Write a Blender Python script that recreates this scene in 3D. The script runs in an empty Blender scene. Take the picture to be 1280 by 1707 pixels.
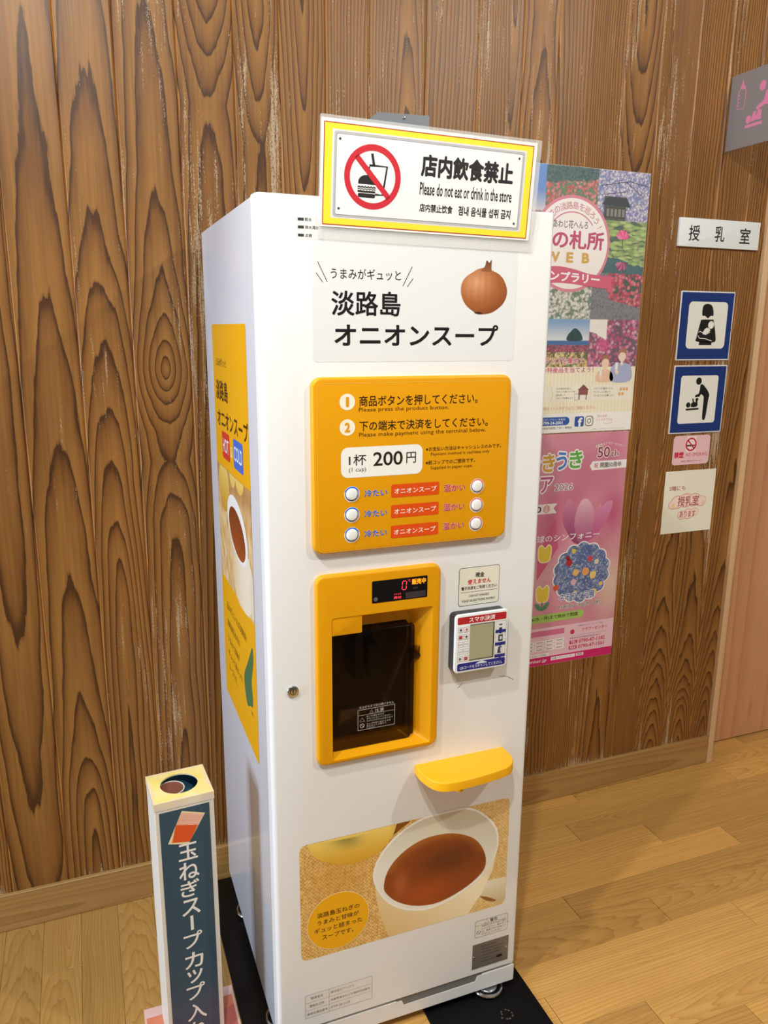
import bpy, bmesh, math, random
from mathutils import Vector, Matrix, noise as mn

# ------------------------------------------------------------------ camera, world, lights, exposure
SC = bpy.context.scene
COL = SC.collection
random.seed(7)
W, YF, YB, H = 0.5533, -0.6236, -0.0544, 1.7044      # machine: width, front plane, back plane, top


def lin(c):
    return tuple((v / 255 / 12.92) if v / 255 <= 0.04045 else ((v / 255 + 0.055) / 1.055) ** 2.4 for v in c)


cam = bpy.data.cameras.new('camera')
cam_o = bpy.data.objects.new('camera', cam)
COL.objects.link(cam_o)
_r, _f, _u = (0.93220233, -0.36185424, 0.00776725), (0.35386996, 0.90670773, -0.22947143), (0.07599259, 0.2166624, 0.97328441)
cam_o.matrix_world = Matrix(((_r[0], _u[0], -_f[0], -0.2802), (_r[1], _u[1], -_f[1], -1.90906),
                             (_r[2], _u[2], -_f[2], 1.49530), (0, 0, 0, 1)))
cam.sensor_fit = 'VERTICAL'
cam.sensor_height = 24.0
cam.lens = 1292.436 / 1707 * 24.0
cam.clip_start = 0.02
SC.camera = cam_o

SC.view_settings.view_transform = 'Standard'
SC.view_settings.look = 'None'
SC.view_settings.gamma = 1.0
SC.view_settings.use_curve_mapping = False
SC.view_settings.exposure = -0.13

world = bpy.data.worlds.new('shop_ambient')
SC.world = world
world.use_nodes = True
wn = world.node_tree
bg = wn.nodes['Background']
_tc = wn.nodes.new('ShaderNodeTexCoord')          # the rest of the shop: pale ceiling above, timber floor below
_sx = wn.nodes.new('ShaderNodeSeparateXYZ')
_mr = wn.nodes.new('ShaderNodeMapRange')
_cr = wn.nodes.new('ShaderNodeValToRGB')
wn.links.new(_tc.outputs['Generated'], _sx.inputs[0])
wn.links.new(_sx.outputs['Z'], _mr.inputs['Value'])
_mr.inputs['From Min'].default_value = -0.5
_mr.inputs['From Max'].default_value = 0.6
wn.links.new(_mr.outputs['Result'], _cr.inputs[0])
_cr.color_ramp.elements[0].color = (0.30, 0.21, 0.12, 1)
_cr.color_ramp.elements[1].color = (0.97, 0.98, 0.95, 1)
wn.links.new(_cr.outputs[0], bg.inputs[0])
bg.inputs[1].default_value = 0.33


def spot(name, loc, target, power, color, size=2.4, radius=0.04):
    l = bpy.data.lights.new(name, 'SPOT')
    l.energy = power
    l.color = color
    l.spot_size = size
    l.spot_blend = 0.6
    l.shadow_soft_size = radius
    o = bpy.data.objects.new(name, l)
    COL.objects.link(o)
    o.location = loc
    o.rotation_euler = (Vector(target) - Vector(loc)).to_track_quat('-Z', 'Y').to_euler()
    return o


def area(name, loc, target, power, color, sx, sy):
    l = bpy.data.lights.new(name, 'AREA')
    l.shape = 'RECTANGLE'
    l.size, l.size_y = sx, sy
    l.energy = power
    l.color = color
    o = bpy.data.objects.new(name, l)
    COL.objects.link(o)
    o.location = loc
    o.rotation_euler = (Vector(target) - Vector(loc)).to_track_quat('-Z', 'Y').to_euler()
    return o


spot('ceiling_downlight', (-0.45, -1.95, 2.95), (0.2, -0.5, 1.2), 118, (1.0, 0.985, 0.93))
spot('ceiling_downlight', (-0.9, -1.32, 2.95), (1.2, -0.85, 0.0), 120, (1.0, 0.97, 0.90), 0.98)
spot('ceiling_downlight', (1.7, -2.2, 2.95), (1.5, -0.2, 1.4), 112, (1.0, 0.97, 0.90))
area('shop_window_daylight', (-4.2, -0.95, 1.6), (0.0, -0.4, 1.3), 195, (0.62, 0.79, 1.0), 1.2, 1.8)

# ------------------------------------------------------------------ materials
MAT = {}


def principled(name, color, rough=0.5, metal=0.0, spec=0.5, coat=0.0, bump=None, trans=0.0, alpha=1.0, emit=None):
    m = bpy.data.materials.new(name)
    m.use_nodes = True
    nt = m.node_tree
    b = nt.nodes['Principled BSDF']
    b.inputs['Base Color'].default_value = (*lin(color), 1)
    b.inputs['Roughness'].default_value = rough
    b.inputs['Metallic'].default_value = metal
    b.inputs['Specular IOR Level'].default_value = spec
    b.inputs['Coat Weight'].default_value = coat
    b.inputs['Coat Roughness'].default_value = 0.08
    b.inputs['Transmission Weight'].default_value = trans
    b.inputs['Alpha'].default_value = alpha
    if emit:
        b.inputs['Emission Color'].default_value = (*lin(emit[:3]), 1)
        b.inputs['Emission Strength'].default_value = emit[3]
    # slight procedural unevenness
    tc = nt.nodes.new('ShaderNodeTexCoord')
    nz = nt.nodes.new('ShaderNodeTexNoise')
    nz.inputs['Scale'].default_value = bump[0] if bump else 30
    nz.inputs['Detail'].default_value = 4
    nt.links.new(tc.outputs['Object'], nz.inputs['Vector'])
    bp = nt.nodes.new('ShaderNodeBump')
    bp.inputs['Strength'].default_value = bump[1] if bump else 0.02
    bp.inputs['Distance'].default_value = 0.001
    nt.links.new(nz.outputs['Fac'], bp.inputs['Height'])
    nt.links.new(bp.outputs['Normal'], b.inputs['Normal'])
    MAT[name] = m
    return m


principled('white_enamel', (233, 232, 229), 0.32, coat=0.15)
principled('white_side_enamel', (226, 227, 232), 0.22, coat=0.5)
principled('white_vinyl', (232, 233, 232), 0.18, coat=0.3)
principled('yellow_plastic', (226, 155, 0), 0.42, spec=0.35)
principled('yellow_block', (246, 178, 10), 0.45, bump=(60, 0.15))
principled('grey_steel', (120, 124, 128), 0.45, 0.3)
principled('vent_grey', (118, 120, 118), 0.6)
principled('chrome', (205, 208, 210), 0.15, 1.0)
principled('brushed_steel', (134, 126, 116), 0.34, 0.45)
principled('black_rubber', (10, 9, 9), 0.75, spec=0.15, bump=(220, 0.35))
principled('black_vinyl', (12, 11, 10), 0.42, spec=0.25, bump=(90, 0.1))
principled('black_gap', (14, 13, 12), 0.8)
principled('black_plastic', (20, 20, 21), 0.3)
principled('dark_cavity', (160, 132, 106), 0.5)
principled('button_white', (240, 240, 236), 0.25, coat=0.3)
principled('terminal_glass', (168, 166, 132), 0.12, coat=0.5)
principled('display_glass', (16, 13, 14), 0.12)
principled('led_red', (200, 30, 40), 0.5, emit=(255, 60, 80, 1.6))
principled('led_orange', (220, 120, 20), 0.5, emit=(255, 140, 24, 2.2))
principled('paper_white', (240, 239, 232), 0.6)
principled('board_white', (236, 240, 238), 0.35, coat=0.1)
principled('acrylic_grey', (140, 128, 122), 0.3, coat=0.2)
principled('box_white', (226, 218, 204), 0.5)
principled('box_blue', (70, 118, 146), 0.4)
principled('jamb_wood', (205, 166, 118), 0.45)
principled('film', (235, 235, 232), 0.12, alpha=0.28)


def tinted_glass():
    m = bpy.data.materials.new('smoked_acrylic')
    m.use_nodes = True
    nt = m.node_tree
    nt.nodes.clear()
    out = nt.nodes.new('ShaderNodeOutputMaterial')
    tr = nt.nodes.new('ShaderNodeBsdfTransparent')
    tr.inputs[0].default_value = (0.70, 0.64, 0.58, 1)
    gl = nt.nodes.new('ShaderNodeBsdfGlossy')
    gl.inputs['Roughness'].default_value = 0.22
    fr = nt.nodes.new('ShaderNodeFresnel')
    fr.inputs[0].default_value = 1.22
    mx = nt.nodes.new('ShaderNodeMixShader')
    nt.links.new(fr.outputs[0], mx.inputs[0])
    nt.links.new(tr.outputs[0], mx.inputs[1])
    nt.links.new(gl.outputs[0], mx.inputs[2])
    nt.links.new(mx.outputs[0], out.inputs[0])
    MAT['smoked_acrylic'] = m


tinted_glass()


def ink_material(name, rough, coat):
    m = principled(name, (255, 255, 255), rough, coat=coat)
    nt = m.node_tree
    at = nt.nodes.new('ShaderNodeAttribute')
    at.attribute_name = 'ink'
    nt.links.new(at.outputs['Color'], nt.nodes['Principled BSDF'].inputs['Base Color'])


ink_material('ink_paper', 0.5, 0.15)
ink_material('ink_vinyl', 0.3, 0.2)
ink_material('ink_plastic', 0.33, 0.1)


class NB:
    """tiny node builder"""

    def __init__(s, m):
        s.nt = m.node_tree

    def n(s, t, **kw):
        o = s.nt.nodes.new(t)
        for k, v in kw.items():
            setattr(o, k, v)
        return o

    def put(s, sock, v):
        if hasattr(v, 'is_output'):
            s.nt.links.new(v, sock)
        else:
            sock.default_value = v

    def m(s, op, a, b=0.0, c=0.0):
        o = s.n('ShaderNodeMath', operation=op)
        s.put(o.inputs[0], a)
        s.put(o.inputs[1], b)
        s.put(o.inputs[2], c)
        return o.outputs[0]

    def vec(s, x, y, z):
        o = s.n('ShaderNodeCombineXYZ')
        for i, v in enumerate((x, y, z)):
            s.put(o.inputs[i], v)
        return o.outputs[0]

    def noise(s, v, scale=1.0, detail=3.0, rough=0.5):
        o = s.n('ShaderNodeTexNoise')
        s.put(o.inputs['Vector'], v)
        o.inputs['Scale'].default_value = scale
        o.inputs['Detail'].default_value = detail
        o.inputs['Roughness'].default_value = rough
        return o.outputs['Fac']

    def ramp(s, f, stops):
        o = s.n('ShaderNodeValToRGB')
        e = o.color_ramp.elements
        while len(e) < len(stops):
            e.new(0.5)
        for k, (p, c) in enumerate(stops):
            e[k].position = p
            e[k].color = (*c, 1) if len(c) == 3 else c
        s.put(o.inputs[0], f)
        return o.outputs[0]

    def mix(s, f, a, b, mode='MIX'):
        o = s.n('ShaderNodeMix', data_type='RGBA', blend_type=mode)
        s.put(o.inputs[0], f)
        s.put(o.inputs[6], a)
        s.put(o.inputs[7], b)
        return o.outputs[2]


def wood(name, light, mid, dark, ring=0.011, rough=0.5, wear=None, warp=0.02, contrast=1.0, spec=0.4, coat=0.0, jag=0.32):
    """planks: attribute grain = (across, along, seed) in metres; rings = (offset across, depth, tilt); tone = brightness, wear, ring scale"""
    m = bpy.data.materials.new(name)
    m.use_nodes = True
    b = NB(m)
    bs = m.node_tree.nodes['Principled BSDF']
    sep = []
    for an in ('grain', 'rings', 'tone'):
        a = b.n('ShaderNodeAttribute')
        a.attribute_name = an
        x = b.n('ShaderNodeSeparateXYZ')
        m.node_tree.links.new(a.outputs['Vector'], x.inputs[0])
        sep.append(x.outputs)
    (u, v, sd), (u0, d0, tl), (tone, wr, rs) = sep
    sd = b.m('MULTIPLY', sd, 37.0)
    n1 = b.noise(b.vec(b.m('MULTIPLY', u, 9), b.m('MULTIPLY', v, 2.2), sd), 1, 2)
    n2 = b.noise(b.vec(b.m('MULTIPLY', u, 45), b.m('MULTIPLY', v, 6), sd), 1, 3)
    n3 = b.noise(b.vec(b.m('MULTIPLY', u, 160), b.m('MULTIPLY', v, 24), sd), 1, 2)
    du = b.m('MULTIPLY', b.m('SUBTRACT', n1, 0.5), warp)
    uu = b.m('ADD', b.m('SUBTRACT', u, u0), du)
    dd = b.m('ADD', b.m('MULTIPLY_ADD', v, tl, d0), b.m('MULTIPLY', b.m('SUBTRACT', n2, 0.5), warp * jag))
    r = b.m('SQRT', b.m('ADD', b.m('MULTIPLY', uu, uu), b.m('MULTIPLY', dd, dd)))
    t = b.m('ADD', b.m('DIVIDE', r, b.m('MULTIPLY', rs, ring)), b.m('MULTIPLY', b.m('SUBTRACT', n3, 0.5), 0.10))
    t = b.m('ADD', t, b.m('MULTIPLY', b.m('SUBTRACT', n1, 0.5), 0.9))
    fr = b.m('FRACT', t)
    k = contrast
    late = tuple(mid[i] + (dark[i] - mid[i]) * k for i in range(3))
    base = b.ramp(fr, [(0.0, light), (0.45, tuple(0.6 * light[i] + 0.4 * mid[i] for i in range(3))), (0.78, mid), (0.93, late), (1.0, late)])
    edge = b.ramp(fr, [(0.0, (0.55,) * 3), (0.05, (0, 0, 0)), (1.0, (0, 0, 0))])
    base = b.mix(edge, base, (*late, 1))
    fib = b.noise(b.vec(b.m('MULTIPLY', u, 420), b.m('MULTIPLY', v, 9), sd), 1, 3)
    base = b.mix(b.m('MULTIPLY', fib, 0.34), base, (*mid, 1))
    blot = b.noise(b.vec(b.m('MULTIPLY', u, 14), b.m('MULTIPLY', v, 3), b.m('ADD', sd, 9)), 1, 3)
    base = b.mix(b.m('MULTIPLY', b.m('SUBTRACT', blot, 0.35), 0.5), base, (*dark, 1))
    st = b.noise(b.vec(b.m('MULTIPLY', u, 120), b.m('MULTIPLY', v, 2.5), b.m('ADD', sd, 17)), 1, 4)
    base = b.mix(b.m('MULTIPLY', b.m('SUBTRACT', st, 0.4), 0.9), base, (*dark, 1))
    br = b.n('ShaderNodeHueSaturation')
    b.put(br.inputs['Value'], tone)
    b.put(br.inputs['Color'], base)
    base = br.outputs[0]
    rough_v = rough
    if wear:
        w1 = b.noise(b.vec(b.m('MULTIPLY', u, 130), b.m('MULTIPLY', v, 5.0), b.m('ADD', sd, 3)), 1, 5, 0.65)
        w2 = b.noise(b.vec(b.m('MULTIPLY', u, 8), b.m('MULTIPLY', v, 1.3), b.m('ADD', sd, 5)), 1, 3)
        w3 = b.noise(b.vec(b.m('MULTIPLY', u, 700), b.m('MULTIPLY', v, 260), sd), 1, 2)
        mk = b.m('MULTIPLY_ADD', w2, 0.62, b.m('MULTIPLY', w1, 0.92))
        mk = b.m('ADD', mk, b.m('MULTIPLY', b.m('SUBTRACT', w3, 0.5), 0.42))
        mk = b.m('ADD', mk, wr)
        mk = b.m('ADD', mk, b.m('MULTIPLY', b.m('MAXIMUM', b.m('SUBTRACT', 0.05, v), 0.0), 3.4))
        mk = b.ramp(mk, [(0.0, (0, 0, 0)), (0.95, (0, 0, 0)), (1.0, (0.75,) * 3)])
        base = b.mix(mk, base, (*wear, 1))
    b.put(bs.inputs['Base Color'], base)
    bs.inputs['Roughness'].default_value = rough_v
    bs.inputs['Specular IOR Level'].default_value = spec
    bs.inputs['Coat Weight'].default_value = coat
    bs.inputs['Coat Roughness'].default_value = 0.25
    bp = b.n('ShaderNodeBump')
    bp.inputs['Strength'].default_value = 0.25
    bp.inputs['Distance'].default_value = 0.0008
    b.put(bp.inputs['Height'], b.m('ADD', fr, fib))
    m.node_tree.links.new(bp.outputs['Normal'], bs.inputs['Normal'])
    MAT[name] = m


wood('cedar_boards', lin((174, 121, 58)), lin((134, 86, 38)), lin((66, 37, 17)), 0.0085, 0.42, wear=lin((200, 178, 146)), warp=0.022)
wood('oak_floor', lin((214, 166, 92)), lin((205, 155, 82)), lin((160, 108, 52)), 0.0065, 0.36, warp=0.030, contrast=0.42, coat=0.1, jag=0.5)
wood('oak_trim', lin((196, 154, 92)), lin((182, 138, 78)), lin((156, 112, 60)), 0.010, 0.4, warp=0.01, contrast=0.5)
wood('jamb_maple', lin((226, 190, 146)), lin((220, 182, 138)), lin((206, 164, 120)), 0.02, 0.4, warp=0.01, contrast=0.5)
wood('pink_door_wood', lin((214, 162, 114)), lin((206, 150, 106)), lin((192, 128, 98)), 0.05, 0.4, warp=0.08, contrast=0.6)


# ------------------------------------------------------------------ builders
def tag(o, label=None, cat=None, group=None, kind=None):
    for k, v in (('label', label), ('category', cat), ('group', group), ('kind', kind)):
        if v:
            o[k] = v
    return o


def empty(name, loc=(0, 0, 0), rz=0.0):
    o = bpy.data.objects.new(name, None)
    o.empty_display_size = 0.05
    COL.objects.link(o)
    o.location = loc
    o.rotation_euler = (0, 0, rz)
    return o


_glyphs = {}


def glyph(s):
    if s not in _glyphs:
        c = bpy.data.curves.new('lettering', 'FONT')
        c.body = s
        c.resolution_u = 2 if len(s) > 4 else 4
        o = bpy.data.objects.new('lettering', c)
        COL.objects.link(o)
        dg = bpy.context.evaluated_depsgraph_get()
        me = bpy.data.meshes.new_from_object(o.evaluated_get(dg))
        _glyphs[s] = ([(v.co.x, v.co.y) for v in me.vertices], [tuple(p.vertices) for p in me.polygons])
        bpy.data.objects.remove(o)
        bpy.data.curves.remove(c)
        bpy.data.meshes.remove(me)
    return _glyphs[s]


def rrect(x0, y0, x1, y1, r, n=6):
    if r <= 0:
        return [(x0, y0), (x1, y0), (x1, y1), (x0, y1)]
    pts = []
    for cx, cy, a in ((x1 - r, y0 + r, -90), (x1 - r, y1 - r, 0), (x0 + r, y1 - r, 90), (x0 + r, y0 + r, 180)):
        for i in range(n + 1):
            t = math.radians(a + 90 * i / n)
            pts.append((cx + r * math.cos(t), cy + r * math.sin(t)))
    return pts


def circ(cx, cy, r, n=28, ry=None, rot=0.0):
    ry = r if ry is None else ry
    ca, sa = math.cos(rot), math.sin(rot)
    return [(cx + r * math.cos(t) * ca - ry * math.sin(t) * sa, cy + r * math.cos(t) * sa + ry * math.sin(t) * ca)
            for t in (2 * math.pi * i / n for i in range(n))]


def smooth(pts, n=6, closed=True):
    out = []
    N = len(pts)
    for i in range(N if closed else N - 1):
        p0, p1, p2, p3 = (pts[(i + k) % N] if closed else pts[min(max(i + k, 0), N - 1)] for k in (-1, 0, 1, 2))
        for j in range(n):
            t = j / n
            out.append(tuple(0.5 * (2 * p1[a] + (p2[a] - p0[a]) * t + (2 * p0[a] - 5 * p1[a] + 4 * p2[a] - p3[a]) * t * t
                                    + (3 * p1[a] - p0[a] - 3 * p2[a] + p3[a]) * t ** 3) for a in (0, 1)))
    if not closed:
        out.append(pts[-1])
    return out


FRONT = ((0, YF, 0), (1, 0, 0), (0, 0, 1))
WALL = ((0, 0, 0), (1, 0, 0), (0, 0, 1))
SIDE = ((0, 0, 0), (0, -1, 0), (0, 0, 1))
TOP = ((0, 0, 0), (1, 0, 0), (0, 1, 0))
Z255 = (255, 255, 255)


class PB:
    """builds ONE mesh out of flat printing, prisms and lathes in the local frame of a plane; units are millimetres"""

    def __init__(s, frame=FRONT, mat='ink_vinyl', lift=0.0):
        s.o, s.ux, s.uy = (Vector(v) for v in frame)
        s.n = s.ux.cross(s.uy)
        s.bm = bmesh.new()
        s.ink = s.bm.loops.layers.float_color.new('ink')
        s.mats = [mat]
        s.lift = lift

    def P(s, x, y, h=0.0):
        return s.o + (s.ux * x + s.uy * y + s.n * (h + s.lift)) * 0.001

    def mi(s, mat):
        if mat is None:
            return 0
        if mat not in s.mats:
            s.mats.append(mat)
        return s.mats.index(mat)

    def face(s, vs, col=Z255, mat=None, sm=False, cols=None):
        try:
            f = s.bm.faces.new(vs)
        except ValueError:
            return None
        f.material_index = s.mi(mat)
        f.smooth = sm
        if cols is None:
            c = (*lin(col), 1)
            for l in f.loops:
                l[s.ink] = c
        else:
            for l, c in zip(f.loops, cols):
                l[s.ink] = (*lin(c), 1)
        return f

    def poly(s, pts, h, col=Z255, mat=None):
        a = sum(pts[i][0] * pts[(i + 1) % len(pts)][1] - pts[(i + 1) % len(pts)][0] * pts[i][1] for i in range(len(pts)))
        if a < 0:
            pts = pts[::-1]
        return s.face([s.bm.verts.new(s.P(x, y, h)) for x, y in pts], col, mat)

    def rect(s, x0, y0, x1, y1, h, col=Z255, r=0, mat=None):
        return s.poly(rrect(min(x0, x1), min(y0, y1), max(x0, x1), max(y0, y1), r), h, col, mat)

    def frame(s, x0, y0, x1, y1, w, h, col, r=0):
        s.loopband(rrect(x0, y0, x1, y1, r), rrect(x0 + w, y0 + w, x1 - w, y1 - w, max(r - w, 0.01) if r else 0), h, col)

    def loopband(s, a, b, h, col, mat=None):
        va = [s.bm.verts.new(s.P(x, y, h)) for x, y in a]
        vb = [s.bm.verts.new(s.P(x, y, h)) for x, y in b]
        N = len(a)
        for i in range(N):
            s.face([va[i], va[(i + 1) % N], vb[(i + 1) % N], vb[i]], col, mat)

    def ring(s, cx, cy, r0, r1, h, col, n=32, a0=0, a1=360, mat=None):
        full = a1 - a0 >= 360
        m = n if full else n + 1
        an = [math.radians(a0 + (a1 - a0) * i / n) for i in range(m)]
        vo = [s.bm.verts.new(s.P(cx + r1 * math.cos(t), cy + r1 * math.sin(t), h)) for t in an]
        vi = [s.bm.verts.new(s.P(cx + r0 * math.cos(t), cy + r0 * math.sin(t), h)) for t in an]
        for i in range(m if full else m - 1):
            j = (i + 1) % m
            s.face([vo[i], vo[j], vi[j], vi[i]], col, mat)

    def line(s, x0, y0, x1, y1, w, h, col):
        dx, dy = x1 - x0, y1 - y0
        L = math.hypot(dx, dy) or 1
        nx, ny = -dy / L * w / 2, dx / L * w / 2
        s.poly([(x0 + nx, y0 + ny), (x0 - nx, y0 - ny), (x1 - nx, y1 - ny), (x1 + nx, y1 + ny)], h, col)

    def path(s, pts, w, h, col, closed=False):
        N = len(pts)
        L, R = [], []
        for i in range(N):
            a = pts[(i - 1) % N] if closed or i > 0 else pts[i]
            b = pts[(i + 1) % N] if closed or i < N - 1 else pts[i]
            dx, dy = b[0] - a[0], b[1] - a[1]
            q = math.hypot(dx, dy) or 1
            L.append(s.bm.verts.new(s.P(pts[i][0] - dy / q * w / 2, pts[i][1] + dx / q * w / 2, h)))
            R.append(s.bm.verts.new(s.P(pts[i][0] + dy / q * w / 2, pts[i][1] - dx / q * w / 2, h)))
        for i in range(N if closed else N - 1):
            j = (i + 1) % N
            s.face([R[i], R[j], L[j], L[i]], col)

    def text(s, t, x0, y0, x1, y1, h, col=(20, 20, 20), bold=0.0, outline=None, mat=None, rot=0.0, slope=0.0):
        """lettering fitted into the box x0..x1, y0..y1; rot in radians about the box centre"""
        vs, ps = glyph(t)
        ax, bx = min(v[0] for v in vs), max(v[0] for v in vs)
        ay, by = min(v[1] for v in vs), max(v[1] for v in vs)
        b0 = bold
        kx, ky = (x1 - x0) / max(bx - ax + 2 * b0, 1e-6), (y1 - y0) / max(by - ay + 2 * b0, 1e-6)
        cx, cy = (x0 + x1) / 2, (y0 + y1) / 2
        ca, sa = math.cos(rot), math.sin(rot)
        m_ = s.mi(mat)
        for off, hh, cc in (([(bold + outline[0], h - 0.12, outline[1])] if outline else []) + [(bold, h, col)]):
            if off > 0.045:
                sh = [(off * q * math.cos(i * math.pi / 5), off * q * math.sin(i * math.pi / 5)) for q in (0.5, 1.0) for i in range(10)] + [(0, 0)]
            elif off > 0.003:
                sh = [(off * math.cos(i * math.pi / 4), off * math.sin(i * math.pi / 4)) for i in range(8)] + [(0, 0)]
            else:
                sh = [(0, 0)]
            c4 = (*lin(cc), 1)
            for n_, (sx, sy) in enumerate(sh):
                nv = []
                for x, y in vs:
                    X, Y = x0 + (x + sx - ax + b0) * kx, y0 + (y + sy - ay + b0) * ky
                    Y += slope * (X - cx)
                    if rot:
                        X, Y = cx + (X - cx) * ca - (Y - cy) * sa, cy + (X - cx) * sa + (Y - cy) * ca
                    nv.append(s.bm.verts.new(s.P(X, Y, hh + 0.003 * n_)))
                for p_ in ps:
                    try:
                        f = s.bm.faces.new([nv[i] for i in p_])
                    except ValueError:
                        continue
                    f.material_index = m_
                    for l in f.loops:
                        l[s.ink] = c4

    def arc_text(s, t, cx, cy, r, a0, a1, size, h, col, bold=0.0):
        for i, ch in enumerate(t):
            a = math.radians(a0 + (a1 - a0) * i / max(len(t) - 1, 1))
            x, y = cx + r * math.cos(a), cy + r * math.sin(a)
            vs, _ = glyph(ch)
            gw = (max(q[0] for q in vs) - min(q[0] for q in vs)) * size * 1.08
            gh = (max(q[1] for q in vs) - min(q[1] for q in vs)) * size * 1.08
            s.text(ch, x - gw / 2, y - gh / 2, x + gw / 2, y + gh / 2, h, col, bold, rot=a - math.pi / 2)

    def grid(s, x0, y0, x1, y1, step, h, fn, mat=None):
        nx, ny = max(1, round((x1 - x0) / step)), max(1, round((y1 - y0) / step))
        V, C = [], []
        for j in range(ny + 1):
            for i in range(nx + 1):
                x, y = x0 + (x1 - x0) * i / nx, y0 + (y1 - y0) * j / ny
                V.append(s.bm.verts.new(s.P(x, y, h)))
                C.append(fn(x, y))
        for j in range(ny):
            for i in range(nx):
                q = (j * (nx + 1) + i, j * (nx + 1) + i + 1, (j + 1) * (nx + 1) + i + 1, (j + 1) * (nx + 1) + i)
                s.face([V[k] for k in q], mat=mat, cols=[C[k] for k in q])

    def blob(s, pts, h, fn, rings=8, c=None, mat=None):
        """star-shaped outline filled by rings so that a printed colour may vary inside it"""
        a = sum(pts[i][0] * pts[(i + 1) % len(pts)][1] - pts[(i + 1) % len(pts)][0] * pts[i][1] for i in range(len(pts)))
        if a < 0:
            pts = pts[::-1]
        cx, cy = c or (sum(p[0] for p in pts) / len(pts), sum(p[1] for p in pts) / len(pts))
        L, K = [], []
        for k in range(1, rings + 1):
            q = [(cx + (x - cx) * k / rings, cy + (y - cy) * k / rings) for x, y in pts]
            L.append([s.bm.verts.new(s.P(x, y, h)) for x, y in q])
            K.append([fn(x, y) for x, y in q])
        v0, c0 = s.bm.verts.new(s.P(cx, cy, h)), fn(cx, cy)
        N = len(pts)
        for i in range(N):
            j = (i + 1) % N
            s.face([v0, L[0][i], L[0][j]], cols=[c0, K[0][i], K[0][j]], mat=mat)
            for k in range(rings - 1):
                s.face([L[k][i], L[k + 1][i], L[k + 1][j], L[k][j]], cols=[K[k][i], K[k + 1][i], K[k + 1][j], K[k][j]], mat=mat)

    def loft(s, loops, col=Z255, mat=None, cap0=True, cap1=True, sm=True):
        """loops: list of lists of (x, y, h)"""
        V = [[s.bm.verts.new(s.P(*p)) for p in L] for L in loops]
        N = len(V[0])
        for a, b in zip(V, V[1:]):
            for i in range(N):
                j = (i + 1) % N
                s.face([a[i], a[j], b[j], b[i]], col, mat, sm)
        if cap1:
            s.face(V[-1], col, mat)
        if cap0:
            s.face(V[0][::-1], col, mat)

    def prism(s, pts, h0, h1, col=Z255, mat=None, bev=0.0, cap0=True, nb=3):
        """outline (counter-clockwise) from h0 up to h1, its front edge rounded by bev through inset copies"""
        cx, cy = sum(p[0] for p in pts) / len(pts), sum(p[1] for p in pts) / len(pts)

        def ins(d):
            out = []
            N = len(pts)
            for i in range(N):
                a, b = pts[i - 1], pts[(i + 1) % N]
                dx, dy = b[0] - a[0], b[1] - a[1]
                q = math.hypot(dx, dy) or 1
                out.append((pts[i][0] - dy / q * d, pts[i][1] + dx / q * d))
            return out
        loops = [[(x, y, h0) for x, y in pts]]
        if bev > 0:
            for k in range(nb + 1):
                t = math.pi / 2 * k / nb
                loops.append([(x, y, h1 - bev + bev * math.sin(t)) for x, y in ins(bev * (1 - math.cos(t)))])
        else:
            loops.append([(x, y, h1) for x, y in pts])
        s.loft(loops, col, mat, cap0=cap0)

    def box(s, x0, y0, x1, y1, h0, h1, col=Z255, mat=None, r=0, bev=0.0):
        s.prism(rrect(x0, y0, x1, y1, r if r else (0.0)), h0, h1, col, mat, bev)

    def obj(s, name, parent=None, sharp=32, bevel=None):
        me = bpy.data.meshes.new(name)
        bmesh.ops.remove_doubles(s.bm, verts=[], dist=0)
        s.bm.to_mesh(me)
        s.bm.free()
        for m in s.mats:
            me.materials.append(MAT[m])
        me.set_sharp_from_angle(angle=math.radians(sharp))
        o = bpy.data.objects.new(name, me)
        COL.objects.link(o)
        if parent is not None:
            o.parent = parent
            if parent.type == 'EMPTY':
                o.matrix_parent_inverse = Matrix.Identity(4)
        if bevel:
            md = o.modifiers.new('soft_edges', 'BEVEL')
            md.width = bevel
            md.segments = 3
            md.limit_method = 'ANGLE'
        return o


def boolean_cut(o, cutter):
    md = o.modifiers.new('cut', 'BOOLEAN')
    md.operation = 'DIFFERENCE'
    md.solver = 'EXACT'
    md.object = cutter
    dg = bpy.context.evaluated_depsgraph_get()
    me = bpy.data.meshes.new_from_object(o.evaluated_get(dg))
    o.modifiers.clear()
    old = o.data
    o.data = me
    bpy.data.meshes.remove(old)
    o.data.set_sharp_from_angle(angle=math.radians(32))
    bpy.data.objects.remove(cutter)


def fbm(x, y, sd=0.0, oct=3):
    v, a, t = 0.0, 1.0, 0.0
    for _ in range(oct):
        v += a * mn.noise(Vector((x, y, sd)))
        t += a
        x, y, a = x * 2.03, y * 2.03, a * 0.55
    return v / t


def mixc(a, b, t):
    t = min(max(t, 0.0), 1.0)
    return tuple(a[i] + (b[i] - a[i]) * t for i in range(3))


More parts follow.
